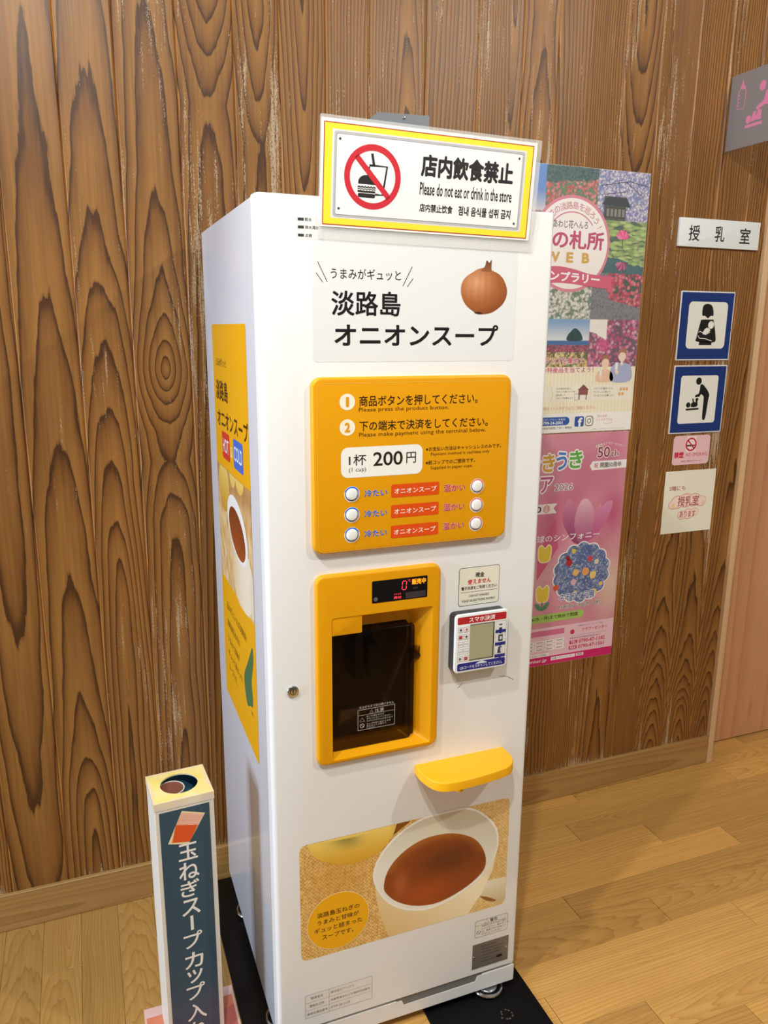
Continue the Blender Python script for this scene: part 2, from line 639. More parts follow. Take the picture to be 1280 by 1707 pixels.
# ------------------------------------------------------------------ the setting: wall, floor, trims, door
def boards(name, mat, items, kind='structure', parent=None, edge_tone=1.0):
    """one mesh of boards; item = (p0, across, along, normal, width, length, thickness, chamfer, rings, tone)"""
    bm = bmesh.new()
    lg = bm.loops.layers.float_vector.new('grain')
    lr = bm.loops.layers.float_vector.new('rings')
    lt = bm.loops.layers.float_vector.new('tone')
    for p0, ax, al, nn, w, L, th, ch, rg, tn in items:
        p0, ax, al, nn = Vector(p0), Vector(ax), Vector(al), Vector(nn)
        sd = random.random()

        def V(u, v, h):
            return (bm.verts.new(p0 + ax * u + al * v + nn * h), u - w / 2, v)
        if callable(rg):
            N = 40
            rows = [(V(0, L * k / N, -ch), V(ch, L * k / N, 0), V(w - ch, L * k / N, 0), V(w, L * k / N, -ch)) for k in range(N + 1)]
            rows = [(V(0, L * k / N, -th),) + r_ + (V(w, L * k / N, -th),) for k, r_ in enumerate(rows)]
            for k in range(N):
                for j in range(5):
                    q = (rows[k][j], rows[k][j + 1], rows[k + 1][j + 1], rows[k + 1][j])
                    f = bm.faces.new([x[0] for x in q])
                    for l, x in zip(f.loops, q):
                        l[lg] = (x[1], x[2], sd)
                        l[lr] = rg(x[2])
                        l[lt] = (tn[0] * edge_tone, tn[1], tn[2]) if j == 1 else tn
            continue
        base = [V(0, 0, -th), V(w, 0, -th), V(w, L, -th), V(0, L, -th)]
        mid = [V(0, 0, -ch), V(w, 0, -ch), V(w, L, -ch), V(0, L, -ch)]
        top = [V(ch, ch, 0), V(w - ch, ch, 0), V(w - ch, L - ch, 0), V(ch, L - ch, 0)]
        quads = [top] + [[a[i], a[(i + 1) % 4], b[(i + 1) % 4], b[i]] for a, b in ((base, mid), (mid, top)) for i in range(4)]
        for k_, q in enumerate(quads):
            f = bm.faces.new([x[0] for x in q])
            for l, x in zip(f.loops, q):
                l[lg] = (x[1], x[2], sd)
                l[lr] = rg
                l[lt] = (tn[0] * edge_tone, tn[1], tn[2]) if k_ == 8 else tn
    me = bpy.data.meshes.new(name)
    bm.to_mesh(me)
    bm.free()
    me.materials.append(MAT[mat])
    o = bpy.data.objects.new(name, me)
    COL.objects.link(o)
    if parent is not None:
        o.parent = parent
    elif kind:
        o['kind'] = kind
    return o


seams = [-1.42, -1.30, -1.17, -1.05, -0.92, -0.80, -0.67, -0.535, -0.403, -0.276, -0.160, -0.030, 0.095, 0.20, 0.31, 0.417, 0.563, 0.707, 0.835,
         0.94, 1.038, 1.150, 1.267, 1.391, 1.506, 1.622, 1.703]
RING = 0.0085


def profile(knots, t, lean=((0, 0), (3, 0))):
    """knots: (height, ring count) along the board; lean: (height, sideways offset of the heart of the log)"""
    def at(K, z):
        for (z0, a0), (z1, a1) in zip(K, K[1:]):
            if z <= z1:
                return a0 + (a1 - a0) * max(0.0, min(1.0, (z - z0) / (z1 - z0)))
        return K[-1][1]
    return lambda v: (at(lean, v + 0.09), at(knots, v + 0.09) * t * RING, 0.0)


special = {
    -0.535: (((0, 6), (0.27, 5.1), (0.7, 4.1), (1.4, 3), (2.0, 2.3), (3, 1.5)), 1.9, ((0, 0.012), (3, 0.0)), 0.97, -0.06),
    -0.403: (((0, 0.2), (0.25, 1.1), (0.36, 2.1), (0.45, 3.1), (0.62, 4.1), (1.05, 5.1), (1.23, 6.1), (1.57, 7.1), (2.0, 8.1), (3, 9.4)), 1.7, ((0, 0.008), (3, 0.0)), 1.0, -0.06),
    -0.276: (((0, 0.3), (0.3, 0.7), (0.73, 1.1), (0.96, 2.1), (1.06, 3.1), (1.21, 4.1), (1.33, 5.1), (1.47, 6.1), (1.62, 7.1), (1.78, 8.1), (2.06, 9.1), (3, 12)), 1.35, ((0, -0.008), (3, -0.004)), 1.0, 0.0),
    -0.160: (((0, 1.2), (0.64, 2.1), (1.03, 3.1), (1.12, 4.1), (1.21, 5.1), (1.31, 3.2), (1.40, 0.2), (1.50, 3.0), (1.62, 4.1), (1.8, 5.1), (2.1, 5.9), (3, 7)), 1.5, ((0, 0.0), (1.4, 0.008), (3, 0.0)), 0.98, 0.03),
    -0.030: (((0, 1), (0.5, 2.1), (0.9, 3.1), (1.3, 4.1), (1.7, 5.1), (2.0, 6.1), (2.3, 2.0), (3, 4)), 1.4, ((0, -0.006), (3, 0.01)), 0.95, 0.05),
    0.095: (((0, 1), (1.5, 3), (1.9, 4.1), (2.2, 1.2), (3, 3)), 1.4, ((0, 0.0), (3, 0.0)), 0.93, 0.10),
    1.391: (((0, 3.5), (0.20, 7.1), (0.25, 8.1), (0.30, 9.1), (0.37, 10.1), (0.41, 11.1), (0.465, 12.1), (0.555, 13.1), (0.65, 14.1), (0.95, 15.1), (3, 16.5)), 0.75,
            ((0, 0), (0.7, 0.0), (1.1, 0.05), (1.6, 0.09), (3, 0.12)), 0.94, 0.0),
    1.506: (((0, 2), (0.255, 6.1), (0.29, 7.1), (0.31, 8.1), (0.345, 9.1), (0.41, 10.1), (0.49, 11.1), (0.75, 12.1), (1.0, 13.1), (3, 14.5)), 0.8,
            ((0, 0.004), (0.8, 0.004), (1.2, -0.05), (1.7, -0.09), (3, -0.1)), 0.92, 0.05),
    1.622: (((0, 2), (0.25, 6.1), (0.3, 7.1), (0.35, 8.1), (0.42, 9.1), (0.5, 10.1), (0.6, 11.1), (0.75, 12.1), (1.2, 13.1), (3, 15)), 0.75, ((0, 0.01), (1, 0.03), (1.6, 0.07), (3, 0.1)), 0.9, 0.0)}
items = []
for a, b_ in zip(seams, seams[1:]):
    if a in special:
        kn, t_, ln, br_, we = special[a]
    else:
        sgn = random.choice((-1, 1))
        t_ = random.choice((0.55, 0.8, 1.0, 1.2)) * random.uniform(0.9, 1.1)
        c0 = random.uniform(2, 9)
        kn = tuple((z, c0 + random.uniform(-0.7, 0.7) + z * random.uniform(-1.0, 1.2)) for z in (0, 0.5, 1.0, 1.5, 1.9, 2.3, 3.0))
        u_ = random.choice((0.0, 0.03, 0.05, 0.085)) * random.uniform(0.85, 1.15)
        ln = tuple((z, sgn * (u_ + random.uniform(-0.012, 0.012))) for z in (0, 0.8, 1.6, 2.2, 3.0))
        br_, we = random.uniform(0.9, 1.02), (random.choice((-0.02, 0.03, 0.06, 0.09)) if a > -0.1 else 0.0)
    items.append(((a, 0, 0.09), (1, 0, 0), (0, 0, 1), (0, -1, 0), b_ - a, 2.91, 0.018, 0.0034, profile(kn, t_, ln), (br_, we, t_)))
x = 1.703
while x < 2.9:
    items.append(((x, 0, 2.03), (1, 0, 0), (0, 0, 1), (0, -1, 0), 0.12, 0.97, 0.018, 0.0026, (0.07, 0.05, -0.02), (0.95, 0.0, 0.9)))
    x += 0.12
tag(boards('wall_back', 'cedar_boards', items, edge_tone=1.5), kind='structure')  # edge_tone paints light raking in from the left onto the left-facing chamfers

# floor: planks run out from the wall on the left and along the wall on the right
items = []
XT = 0.145


def plank_par():
    q = random.random()
    if q < 0.45:
        return (random.uniform(-0.02, 0.02), random.uniform(-0.05, 0.06), random.choice((-1, 1)) * random.uniform(0.05, 0.12))
    return (random.choice((-1, 1)) * random.uniform(0.05, 0.1), random.uniform(0.02, 0.1), random.uniform(-0.04, 0.04))


xs = [-0.557 + 0.0885 * i for i in range(-14, 8)] + [XT]
for a, b_ in zip(xs, xs[1:]):
    cuts = [-3.1, -2.2, -1.3, 0.0]
    if abs(a + 0.4685) < 0.01:
        cuts = [-3.0, -2.0, -1.1, -0.191, 0.0]
    elif random.random() < 0.5:
        cuts = [-3.1, -1.75, -0.85, 0.0]
    for c, d in zip(cuts, cuts[1:]):
        items.append(((a + 0.0002, c + 0.0006, 0), (1, 0, 0), (0, 1, 0), (0, 0, 1), b_ - a - 0.0004, d - c - 0.0012, 0.012, 0.0008, plank_par(), (random.uniform(0.74, 0.88), 0, random.uniform(0.8, 1.3))))  # darker tone range than the right planks: dimmer light painted in
ends = {0: 1.14, 1: 0.815, 2: 1.025, 3: 1.254, 4: 1.471, 5: 0.836, 6: 1.054, 7: 1.252, 8: 1.52, 9: 0.822, 10: 1.03}
for k in range(-1, 34):
    y1, y0 = -0.0455 - 0.0887 * (k - 1), -0.0455 - 0.0887 * k
    if k <= 0:
        y1, y0 = (0.13, 0.043) if k == -1 else (0.043, -0.0455)
    e = ends.get(k, 0.5 + (k * 0.377) % 0.9)
    cuts = sorted({XT, *[c for c in (e - 0.909, e, e + 0.909, e + 1.818) if XT < c < 3.0], 3.0})
    for c, d in zip(cuts, cuts[1:]):
        items.append(((c + 0.0007, y1 - 0.0002, 0), (0, -1, 0), (1, 0, 0), (0, 0, 1), y1 - y0 - 0.0004, d - c - 0.0014, 0.012, 0.0008, plank_par(), (random.uniform(0.82, 1.16), 0, random.uniform(0.8, 1.3))))
items.append(((-2.0, -3.2, -0.0115), (1, 0, 0), (0, 1, 0), (0, 0, 1), 5.2, 3.35, 0.003, 0.0001, (0, 0, 0), (0.12, 0, 1)))
tag(boards('floor', 'oak_floor', items), kind='structure')

boards('baseboard_back', 'oak_trim', [((-1.42, -0.010, 0.1030), (0, 0, -1), (1, 0, 0), (0, -1, 0), 0.1025, 1.42 + 1.6995, 0.010, 0.0015, (0.02, 0.02, 0.02), (0.92, 0, 1.0))])
boards('trim_1', 'jamb_maple', [((1.7000, -0.014, 0.0), (1, 0, 0), (0, 0, 1), (0, -1, 0), 0.0240, 2.03, 0.10, 0.001, (0.06, 0.02, 0.005), (1.0, 0, 1.5))])
boards('trim_2', 'jamb_maple', [((1.7240, -0.014, 2.03), (0, 0, -1), (1, 0, 0), (0, -1, 0), 0.0165, 1.1, 0.10, 0.001, (0.06, 0.02, 0.005), (1.0, 0, 1.5))])
items = []
x = 1.7242
for w_ in (0.30, 0.30, 0.30):
    items.append(((x, 0.085, 0.006), (1, 0, 0), (0, 0, 1), (0, -1, 0), w_, 2.007, 0.03, 0.0002, (0.12, 0.05, 0.01), (1.0, 0, 1.0)))
    x += w_
boards('door_1', 'pink_door_wood', items)

# ------------------------------------------------------------------ black mats under the machine
for (x0, y0, x1, y1, lab) in ((-0.053, -0.80, 0.115, 0.0, 'black mat strip under the left casters, beside the blue cup box'),
                              (0.336, -0.80, 0.590, -0.30, 'black mat strip under the chrome caster at the right front corner')):
    p = PB(TOP, 'black_vinyl' if x0 < 0 else 'black_rubber')
    p.prism(rrect(x0 * 1000, y0 * 1000, x1 * 1000, y1 * 1000 - 12, 22), 0.3, 4.0, bev=1.2)
    mo = tag(p.obj('floor_mat'), lab, 'mat', 'black mats under the vending machine')
    if x0 > 0:                               # pale dried splash on the right mat
        p = PB(TOP, 'ink_paper', 4.05)
        for k in range(9):
            a = 0.7 * k
            p.poly(circ(505 + 13 * math.cos(a) + 2 * math.sin(5 * a), -678 + 12 * math.sin(a), 1.6 + 1.2 * math.sin(3 * k) ** 2, 8, 3.0, a), 0.02 * k, (74, 66, 60))
        p.obj('splash_mark', mo)

# ------------------------------------------------------------------ the vending machine
vm = empty('vending_machine')
tag(vm, 'tall white soup vending machine with yellow button panel and yellow serving bay', 'vending machine')

p = PB(FRONT, 'white_side_enamel')          # cabinet behind the door
p.box(0, 55, W * 1000, H * 1000 - 1, -(YB - YF) * 1000, -40, r=4)
cab = p.obj('cabinet', vm)
c = PB(FRONT)
c.box(100, 695, 325, 1040, -180, 5)
boolean_cut(cab, c.obj('cutter'))

p = PB(((0, 0, 0.0855), (1, 0, 0), (0, 1, 0)), 'white_enamel')      # the door: outline seen from above, front edges rounded
yf, yb = YF * 1000, YF * 1000 + 36
out = [(W * 1000, yb), (0, yb)] + [(9 - 9 * math.cos(t), yf + 9 - 9 * math.sin(t)) for t in (math.pi / 2 * i / 6 for i in range(7))] \
    + [(W * 1000 - 9 + 9 * math.sin(t), yf + 9 - 9 * math.cos(t)) for t in (math.pi / 2 * i / 6 for i in range(7))]
p.prism(out, -4, H * 1000 - 85.5, bev=3)
door = p.obj('door', vm)
c = PB(FRONT)
c.box(100, 695, 325, 1040, -60, 20)
boolean_cut(door, c.obj('cutter'))

p = PB(FRONT, 'black_gap')
p.box(6, 84, W * 1000 - 6, H * 1000 - 8, -39.5, -36.5)
g_ = p.obj('door_gasket', vm)
c = PB(FRONT)
c.box(100, 695, 325, 1040, -60, 20)
boolean_cut(g_, c.obj('cutter'))

p = PB(FRONT, 'white_enamel')               # kick plate with its lowered middle
p.prism([(2, 28.5), (551, 28.5), (554, 31), (554, 70), (551, 71), (458, 71), (453, 58), (279, 58), (274, 71), (2, 71)], -30, -3, bev=0)
kick = p.obj('kick_plate', vm, bevel=0.0015)
p = PB(FRONT, 'vent_grey')
p.box(262, 56, 470, 79, -28, -3.5)
p.obj('vent_strip', kick)

# casters
for (cx, cy, lab) in ((495, -603, None), (32, -515, None), (34, -168, None), (500, -168, None)):
    cz = 31
    ct = empty('caster', (0, 0, 0))
    ct.parent = vm
    # swivel ring
    q = PB(TOP, 'chrome')
    loops = []
    for k in range(28):
        a = 2 * math.pi * k / 28
        loops.append([(cx + (33 + 4 * math.cos(t)) * math.cos(a), cy + (33 + 4 * math.cos(t)) * math.sin(a), 18 + 4 * math.sin(t)) for t in (2 * math.pi * i / 8 for i in range(8))])
    loops.append(loops[0])
    q.loft(loops, cap0=False, cap1=False)
    q.prism(circ(cx, cy, 24, 24), 9, 22, bev=4)
    q.obj('swivel_ring', ct)
    for dx in (-15, 15):
        p = PB(((0, 0, 0), (0, 1, 0), (0, 0, 1)), 'chrome')
        p.prism([(a, max(z, 8)) for a, z in circ(cy + 58, cz, 24, 18)], cx + dx - 1.5, cx + dx + 1.5)
        p.obj('fork_cheek', ct)
    w = PB(((0, 0, 0), (0, 1, 0), (0, 0, 1)), 'vent_grey')
    w.prism(circ(cy + 58, 26.5, 22, 28), cx - 11, cx + 11, bev=3)
    w.obj('wheel', ct)

# status lamp label
p = PB(FRONT, 'white_vinyl', 0.2)
p.rect(66, 1637, 112, 1672, 0)
for z, t, x1 in ((1667, '断水', 91.6), (1655, '排水満水', 103.7), (1642.5, '点検', 91.6)):
    p.rect(68, z - 2, 78, z + 2.4, 0.2, (60, 60, 58), mat='ink_vinyl')
    p.text(t, 80, z - 2.6, x1, z + 3.0, 0.2, (60, 60, 58), 0.01, mat='ink_vinyl')
p.obj('status_label', vm)

# brand sticker: name of the soup and an onion
p = PB(FRONT, 'white_vinyl', 0.25)
p.rect(91, 1440, 478, 1635, 0, r=8)
K = (22, 22, 24)
I = 'ink_vinyl'


def T(t, x0, y0, x1, y1, col=K, b=0.0, h=0.25, **kw):
    p.text(t, x0, y0, x1, y1, h, col, b, mat=I, **kw)


def inkline(x0, y0, x1, y1, w, h, col):
    k = p.mats.index(I)
    n0 = len(p.bm.faces)
    p.line(x0, y0, x1, y1, w, h, col)
    p.bm.faces.ensure_lookup_table()
    for f in p.bm.faces[n0:]:
        f.material_index = k


T('うまみがギュッと', 123, 1576.5, 249, 1594, K, 0.004)
for q in ((100.5, 1603, 117, 1571), (98, 1585, 109, 1570.5), (270, 1600.5, 253, 1568), (272, 1581, 261, 1567)):
    inkline(*q, 1.1, 0.25, K)
T('淡路島', 123.6, 1517, 249, 1558, K, 0.018)
T('オニオンスープ', 128.7, 1467, 443.3, 1504.6, K, 0.022)


def onion_col(x, y):
    d = math.hypot((x - 395) / 52, (y - 1578) / 42)
    s_ = 0.5 + 0.5 * math.sin((x - 411) / (0.25 + math.cos(min(abs(y - 1562) / 42, 1.4))) * 0.55)
    c_ = mixc((226, 168, 122), (170, 98, 52), d * 1.15)
    c_ = mixc(c_, (122, 62, 28), max(0, d - 0.95) * 1.6)
    return mixc(c_, (140, 74, 36), 0.16 * s_)


p.blob(smooth([(411, 1603), (424, 1600), (446, 1589), (458, 1566), (452, 1544), (432, 1528), (411, 1523), (396, 1525), (374, 1540), (364.5, 1562), (370, 1583), (392, 1598), (402, 1602)], 4),
       0.25, onion_col, 9, mat=I)
p.blob(smooth([(404, 1598), (411, 1606), (414, 1616), (420, 1612), (424, 1618), (424, 1606), (423, 1598)], 3), 0.4, lambda x, y: mixc((150, 92, 52), (112, 66, 40), (y - 1598) / 20), 3, mat=I)
p.blob(smooth([(392, 1526), (400, 1523), (408, 1524), (404, 1527)], 3), 0.4, lambda x, y: (70, 44, 28), 2, mat=I)
p.obj('brand_sticker', vm)

# instruction panel with its six selection buttons
p = PB(FRONT, 'yellow_plastic')
p.prism(rrect(84, 1104, 470, 1415, 18, 8), 0, 13, bev=5, nb=5)
p.frame(92.5, 1107, 467.5, 1405, 0.6, 13.2, (240, 196, 90), 11)
for f in p.bm.faces:
    pass
p.mats.append('ink_plastic')
for f in list(p.bm.faces)[-28:]:
    f.material_index = 1
I = 'ink_plastic'
HP = 13.3
D1 = (44, 26, 6)
for z, n_ in ((1373, '1'), (1329, '2')):
    p.poly(circ(147, z, 14.2, 36), HP, (246, 238, 214), mat=I)
    p.text(n_, 147 - (2.6 if n_ == '1' else 5), z - 8.5, 147 + (3.0 if n_ == '1' else 5), z + 8.5, HP + 0.2, (224, 152, 14), 0.045, mat=I)
T('商品ボタンを押してください。', 168.6, 1364.5, 399, 1383, D1, 0.010, HP)
T('Please press the product button.', 168, 1353.5, 341, 1362.5, (76, 44, 8), 0.0, HP)
T('下の端末で決済をしてください。', 169, 1321.5, 422, 1339.5, D1, 0.010, HP)
T('Please make payment using the terminal below.', 168.5, 1309.5, 418.5, 1319, (76, 44, 8), 0.0, HP)
p.rect(135, 1240, 290.5, 1294, HP, (244, 243, 236), 13, I)
T('1杯', 149.5, 1261.5, 182, 1281, D1, 0.006, HP + 0.2)
T('(1 cup)', 149.5, 1248.5, 181.5, 1258, D1, 0.0, HP + 0.2)
T('200', 195, 1258.5, 251.5, 1283.5, D1, 0.014, HP + 0.2)
T('円', 258.5, 1260.5, 277.4, 1280.5, D1, 0.006, HP + 0.2)
T('※お支払い方法はキャッシュレスのみです。', 297, 1280, 452, 1287.8, D1, 0.008, HP)
T('Payment method is cashless only', 307, 1270, 428, 1277.3, (76, 44, 8), 0.0, HP)
T('※紙コップでのご提供です。', 297, 1255, 398, 1263, D1, 0.008, HP)
T('Supplied in paper cups.', 307, 1244.5, 393, 1252, (76, 44, 8), 0.0, HP)
for zl, zr, z0 in ((1210.5, 1209, 1198.5), (1173, 1172.5, 1160.5), (1136, 1136, 1122)):
    p.rect(230, z0, 325.4, z0 + 24.3, HP, (226, 78, 14), 3, I)
    T('オニオンスープ', 236, z0 + 7, 320, z0 + 17, (255, 240, 222), 0.012, HP + 0.2)
    T('冷たい', 178.4, zl - 7, 222, zl + 6, (40, 84, 186), 0.022, HP + 0.25, outline=(0.022, (236, 238, 242)))
    T('温かい', 335, zr - 6.5, 379, zr + 7, (200, 40, 64), 0.022, HP + 0.25, outline=(0.022, (250, 232, 222)))
panel = p.obj('instruction_panel', vm)
for x0, col, ring_, zs in ((155, (250, 250, 250), (36, 104, 226), (1210.5, 1173, 1136)), (404.5, (250, 250, 250), (236, 120, 120), (1209, 1172.5, 1136))):
    for z in zs:
        p = PB(FRONT, 'button_white')
        p.poly(circ(x0, z, 14.4, 36), HP, (232, 236, 240), mat='ink_plastic')
        p.ring(x0, z, 11.2, 13.6, HP + 0.2, ring_, a0=20, a1=160, mat='ink_plastic')
        p.ring(x0, z, 11.2, 12.6, HP + 0.2, tuple(v * 0.55 for v in ring_), a0=160, a1=380, mat='ink_plastic')
        p.prism(circ(x0, z, 10.4, 32), HP, HP + 3.5, bev=2.6)
        tag(p.obj('selection_button', panel), 'white round button with a %s ring' % ('blue' if x0 < 200 else 'red'))

# serving bay: yellow bezel, tapered recess, smoked door
p = PB(FRONT, 'yellow_plastic')
outl = rrect(87, 683, 336, 1063, 17, 8)
p.prism(outl, -34, 11, bev=6, nb=5)
bay = p.obj('serving_bay', vm)
c = PB(FRONT)
c.loft([[(x, y, -26) for x, y in rrect(117, 712, 287, 962, 12)], [(x, y, 9.6) for x, y in rrect(116.5, 692, 320, 980, 5)],
        [(x, y, 30) for x, y in rrect(116.5, 692, 320, 980, 5)]])
boolean_cut(bay, c.obj('cutter'))
c = PB(FRONT)
c.box(119, 716, 284, 945, -60, 0, r=10)
boolean_cut(bay, c.obj('cutter'))
p = PB(FRONT, 'yellow_plastic')
p.prism(rrect(116.8, 945, 176, 979.5, 2), -22, 9.8, bev=1)
p.obj('hinge_cover', bay)
# cup chamber behind the smoked door
p = PB(FRONT, 'dark_cavity')
x0, x1, z0, z1, dp = 112, 292, 708, 955, -165
for q in ([(x0, z0, dp), (x1, z0, dp), (x1, z1, dp), (x0, z1, dp)], [(x0, z0, dp), (x0, z0, -34.5), (x1, z0, -34.5), (x1, z0, dp)],
          [(x0, z1, -34.5), (x0, z1, dp), (x1, z1, dp), (x1, z1, -34.5)], [(x0, z0, -34.5), (x0, z0, dp), (x0, z1, dp), (x0, z1, -34.5)],
          [(x1, z0, dp), (x1, z0, -34.5), (x1, z1, -34.5), (x1, z1, dp)]):
    p.face([p.bm.verts.new(p.P(*v)) for v in q])
ch = p.obj('cup_chamber', bay)
p = PB(FRONT, 'black_plastic')
p.box(196, 800, 214, 950, -150, -90, r=4)
p.box(150, 880, 240, 952, -160, -110, r=4)
p.box(222, 800, 246, 880, -120, -80, r=9)
p.obj('nozzle', ch)
p = PB(FRONT, 'smoked_acrylic')
p.prism(rrect(119, 701, 284, 942, 8), -25, -4, bev=3)
p.prism(rrect(284.5, 706, 291, 938, 2), -22, -9, bev=1)
bd = p.obj('bay_door', bay)
p = PB(FRONT, 'smoked_acrylic')
p.box(288, 866, 306, 893, -14, -9)
p.box(280, 866, 284, 893, -10, -2)
p.box(293, 872, 303, 876, -9, -7, mat='black_plastic')
p.obj('latch', bd)
p = PB(FRONT, 'ink_vinyl', -3.6)
WH = (196, 190, 184)
p.frame(172, 737, 249, 780.5, 0.8, 0, WH)
T_ = p.text
T_('仕上がるまで扉は開けません', 175, 782.5, 247, 788, 0, WH)
p.text('注意', 207, 770, 226, 777.5, 0, WH)
p.path([(196, 770), (204, 770), (200, 777)], 0.7, 0, WH, True)
p.line(173, 768.5, 248, 768.5, 0.6, 0, WH)
p.path([(176, 755), (186, 755), (181, 763)], 0.8, 0, WH, True)
p.ring(181, 746, 3.6, 4.6, 0, WH)
p.line(178.5, 748.5, 183.5, 743.5, 0.8, 0, WH)
for z, t in ((763, '熱いお湯が出ます'), (758, '手をふれないでください'), (753, 'やけどのおそれがあります'), (747, 'カップを取り出すときは'), (742.5, '扉をゆっくり開けて'), (738.5, 'ください')):
    p.text(t, 190, z - 0.4, 190 + len(t) * 4.6, z + 3.2, 0, WH)
p.obj('caution_print', bd)
# display
p = PB(FRONT, 'display_glass', 11.1)
p.box(194.5, 1000, 306.7, 1043, -3, 0.3, r=2)
p.text('℃', 266.5, 1034.5, 271.5, 1039, 0.5, mat='led_red')
for a_ in ((256, 1037, 262, 1037), (256, 1020, 262, 1020), (254.4, 1021, 255, 1027.6), (262.6, 1021, 263.2, 1027.6), (255, 1029.4, 255.6, 1036), (263.2, 1029.4, 263.8, 1036)):
    n0 = len(p.bm.faces)
    p.line(*a_, 1.5, 0.5, Z255)
    p.bm.faces.ensure_lookup_table()
    p.bm.faces[-1].material_index = p.mi('led_red')
p.text('販売中', 274.6, 1028, 303.2, 1039, 0.5, bold=0.02, mat='led_orange')
p.text('売切', 238, 1003.6, 253, 1008.6, 0.5, bold=0.01, mat='led_red')
p.text('そのまま', 238, 1011.5, 252.5, 1014.3, 0.5, mat='led_red')
p.rect(262, 1002, 302.5, 1014, 0.4, (58, 52, 54), mat='ink_vinyl')
p.rect(277, 1019, 287, 1023, 0.4, (52, 40, 42), mat='ink_vinyl')
p.poly(circ(202, 1007.5, 4.2, 20), 0.4, (92, 90, 92), mat='ink_vinyl')
tag(p.obj('display', bay), 'black display with red and orange figures')

# cash notice
p = PB(FRONT, 'ink_vinyl', 0.3)
p.rect(378.7, 966.5, 468.7, 1045, 0, (70, 70, 62), 6)
p.rect(379.7, 967.5, 467.7, 1044, 0.2, (236, 232, 212), 5.2)
p.text('現金', 414.5, 1023, 434, 1033.5, 0.4, (40, 38, 30), 0.03)
p.text('使えません', 398, 1010, 449.5, 1020.5, 0.4, (206, 38, 50), 0.03)
p.text('電子決済をご利用ください', 384.6, 999, 463, 1006.3, 0.4, (40, 38, 30), 0.02)
p.rect(383.5, 994.2, 465.5, 994.9, 0.4, (80, 78, 68))
p.text('CASH NOT AVAILABLE', 401.5, 984, 446, 988.8, 0.4, (50, 48, 40), 0.01)
p.text('PLEASE USE ELECTRONIC PAYMENT', 387, 974.3, 460.5, 979, 0.4, (50, 48, 40), 0.01)
p.obj('cash_notice', vm)

# payment terminal
p = PB(FRONT, 'black_plastic')
p.prism(rrect(361, 836, 477.5, 958, 9), 0, 19, bev=0)
p.prism(rrect(362.3, 837, 479, 958.6, 8.5), 19, 24, (240, 240, 238), 'board_white', bev=1.5)
HT = 24.15
RD, NV, GY = (186, 34, 44), (30, 38, 128), (150, 148, 150)
I = 'ink_plastic'
p.rect(367, 938.6, 474.2, 953.6, HT, RD, 2.5, I)
T('スマホ決済', 391.8, 941, 449.3, 951.3, (250, 246, 240), 0.02, HT + 0.15)
p.rect(368.6, 841.3, 475.2, 857, HT, NV, 3.5, I)
T('QRコードをスキャンしてください。', 374.5, 843.5, 469.5, 851, (226, 230, 246), 0.01, HT + 0.15)
p.poly([(410, 851.5), (434, 851.5), (434, 853), (422, 857.5), (410, 853)], HT + 0.15, (214, 222, 240), I)
for k_, z in enumerate((921, 906, 891, 875.8, 860.6)):
    for j_, xx in enumerate((368.6, 381.3)):
        p.rect(xx, z, xx + 11.2, z + 12, HT, (178, 120, 124) if (k_ + j_) % 3 else GY, 1, I)
        p.rect(xx + 0.6, z + 0.6, xx + 10.6, z + 11.4, HT + 0.1, (236, 234, 232), 1, I)
        if (k_, j_) in ((1, 0), (4, 1)):
            p.rect(xx + 2, z + 2.4, xx + 9.2, z + 9.6, HT + 0.2, (184, 66, 74), 1, I)
        elif k_ in (2, 3):
            p.rect(xx + 1.4, z + 5, xx + 9.8, z + 6.6, HT + 0.2, (176, 172, 170), 0.5, I)
        else:
            p.poly(circ(xx + 5.6, z + 6.4, 2.6, 12), HT + 0.2, (206, 110, 104) if (k_ + j_) % 2 else (90, 84, 86), I)
            p.rect(xx + 2.2, z + 1.8, xx + 9, z + 2.8, HT + 0.2, (160, 140, 140), 0, I)
for z0, z1 in ((910.5, 935.5), (884, 909), (858.5, 883.5)):
    p.frame(451, z0, 474.8, z1, 0.5, HT, GY)
    n0 = len(p.bm.faces)
    p.rect(451, z0, 474.8, z0 + 6.6, HT + 0.1, NV, 1, I)
    p.poly([(460, z0), (466, z0), (463, z0 - 2.6)], HT + 0.1, NV, I)
p.rect(459, 916.5, 466, 921.5, HT + 0.1, (60, 60, 66), 0, I)
p.rect(459, 926.5, 466, 929, HT + 0.1, (60, 60, 66), 0, I)
p.rect(458, 892.5, 468, 906.5, HT + 0.1, (54, 54, 60), 1, I)
p.rect(461, 896, 466, 903, HT + 0.2, (206, 206, 206), 0, I)
p.poly([(457, 867), (465, 867), (467, 881), (459, 881)], HT + 0.1, (60, 60, 90), I)
p.rect(463.5, 870, 469, 878.5, HT + 0.2, (214, 212, 212), 1, I)
term = p.obj('payment_terminal', vm)
for f in term.data.polygons:
    if f.material_index == 0 and f.center.y < YF - 0.0235:
        f.material_index = term.data.materials.find('ink_plastic')
p = PB(FRONT, 'black_plastic', HT)
p.rect(394.5, 860.5, 448.5, 936, 0)
p.rect(394.5, 862.5, 446, 934.5, 0.25, mat='terminal_glass')
p.obj('scanner_window', term)
for pts in (((384, 793), (388, 796), (388.6, 797.4), (394.5, 802)), ((479, 803), (488, 802), (499, 799), (512, 790))):
    p = PB(FRONT, 'ink_vinyl', 0.15)
    p.path(list(pts), 1.1, 0, (122, 112, 104))
    p.obj('scuff_mark', vm)

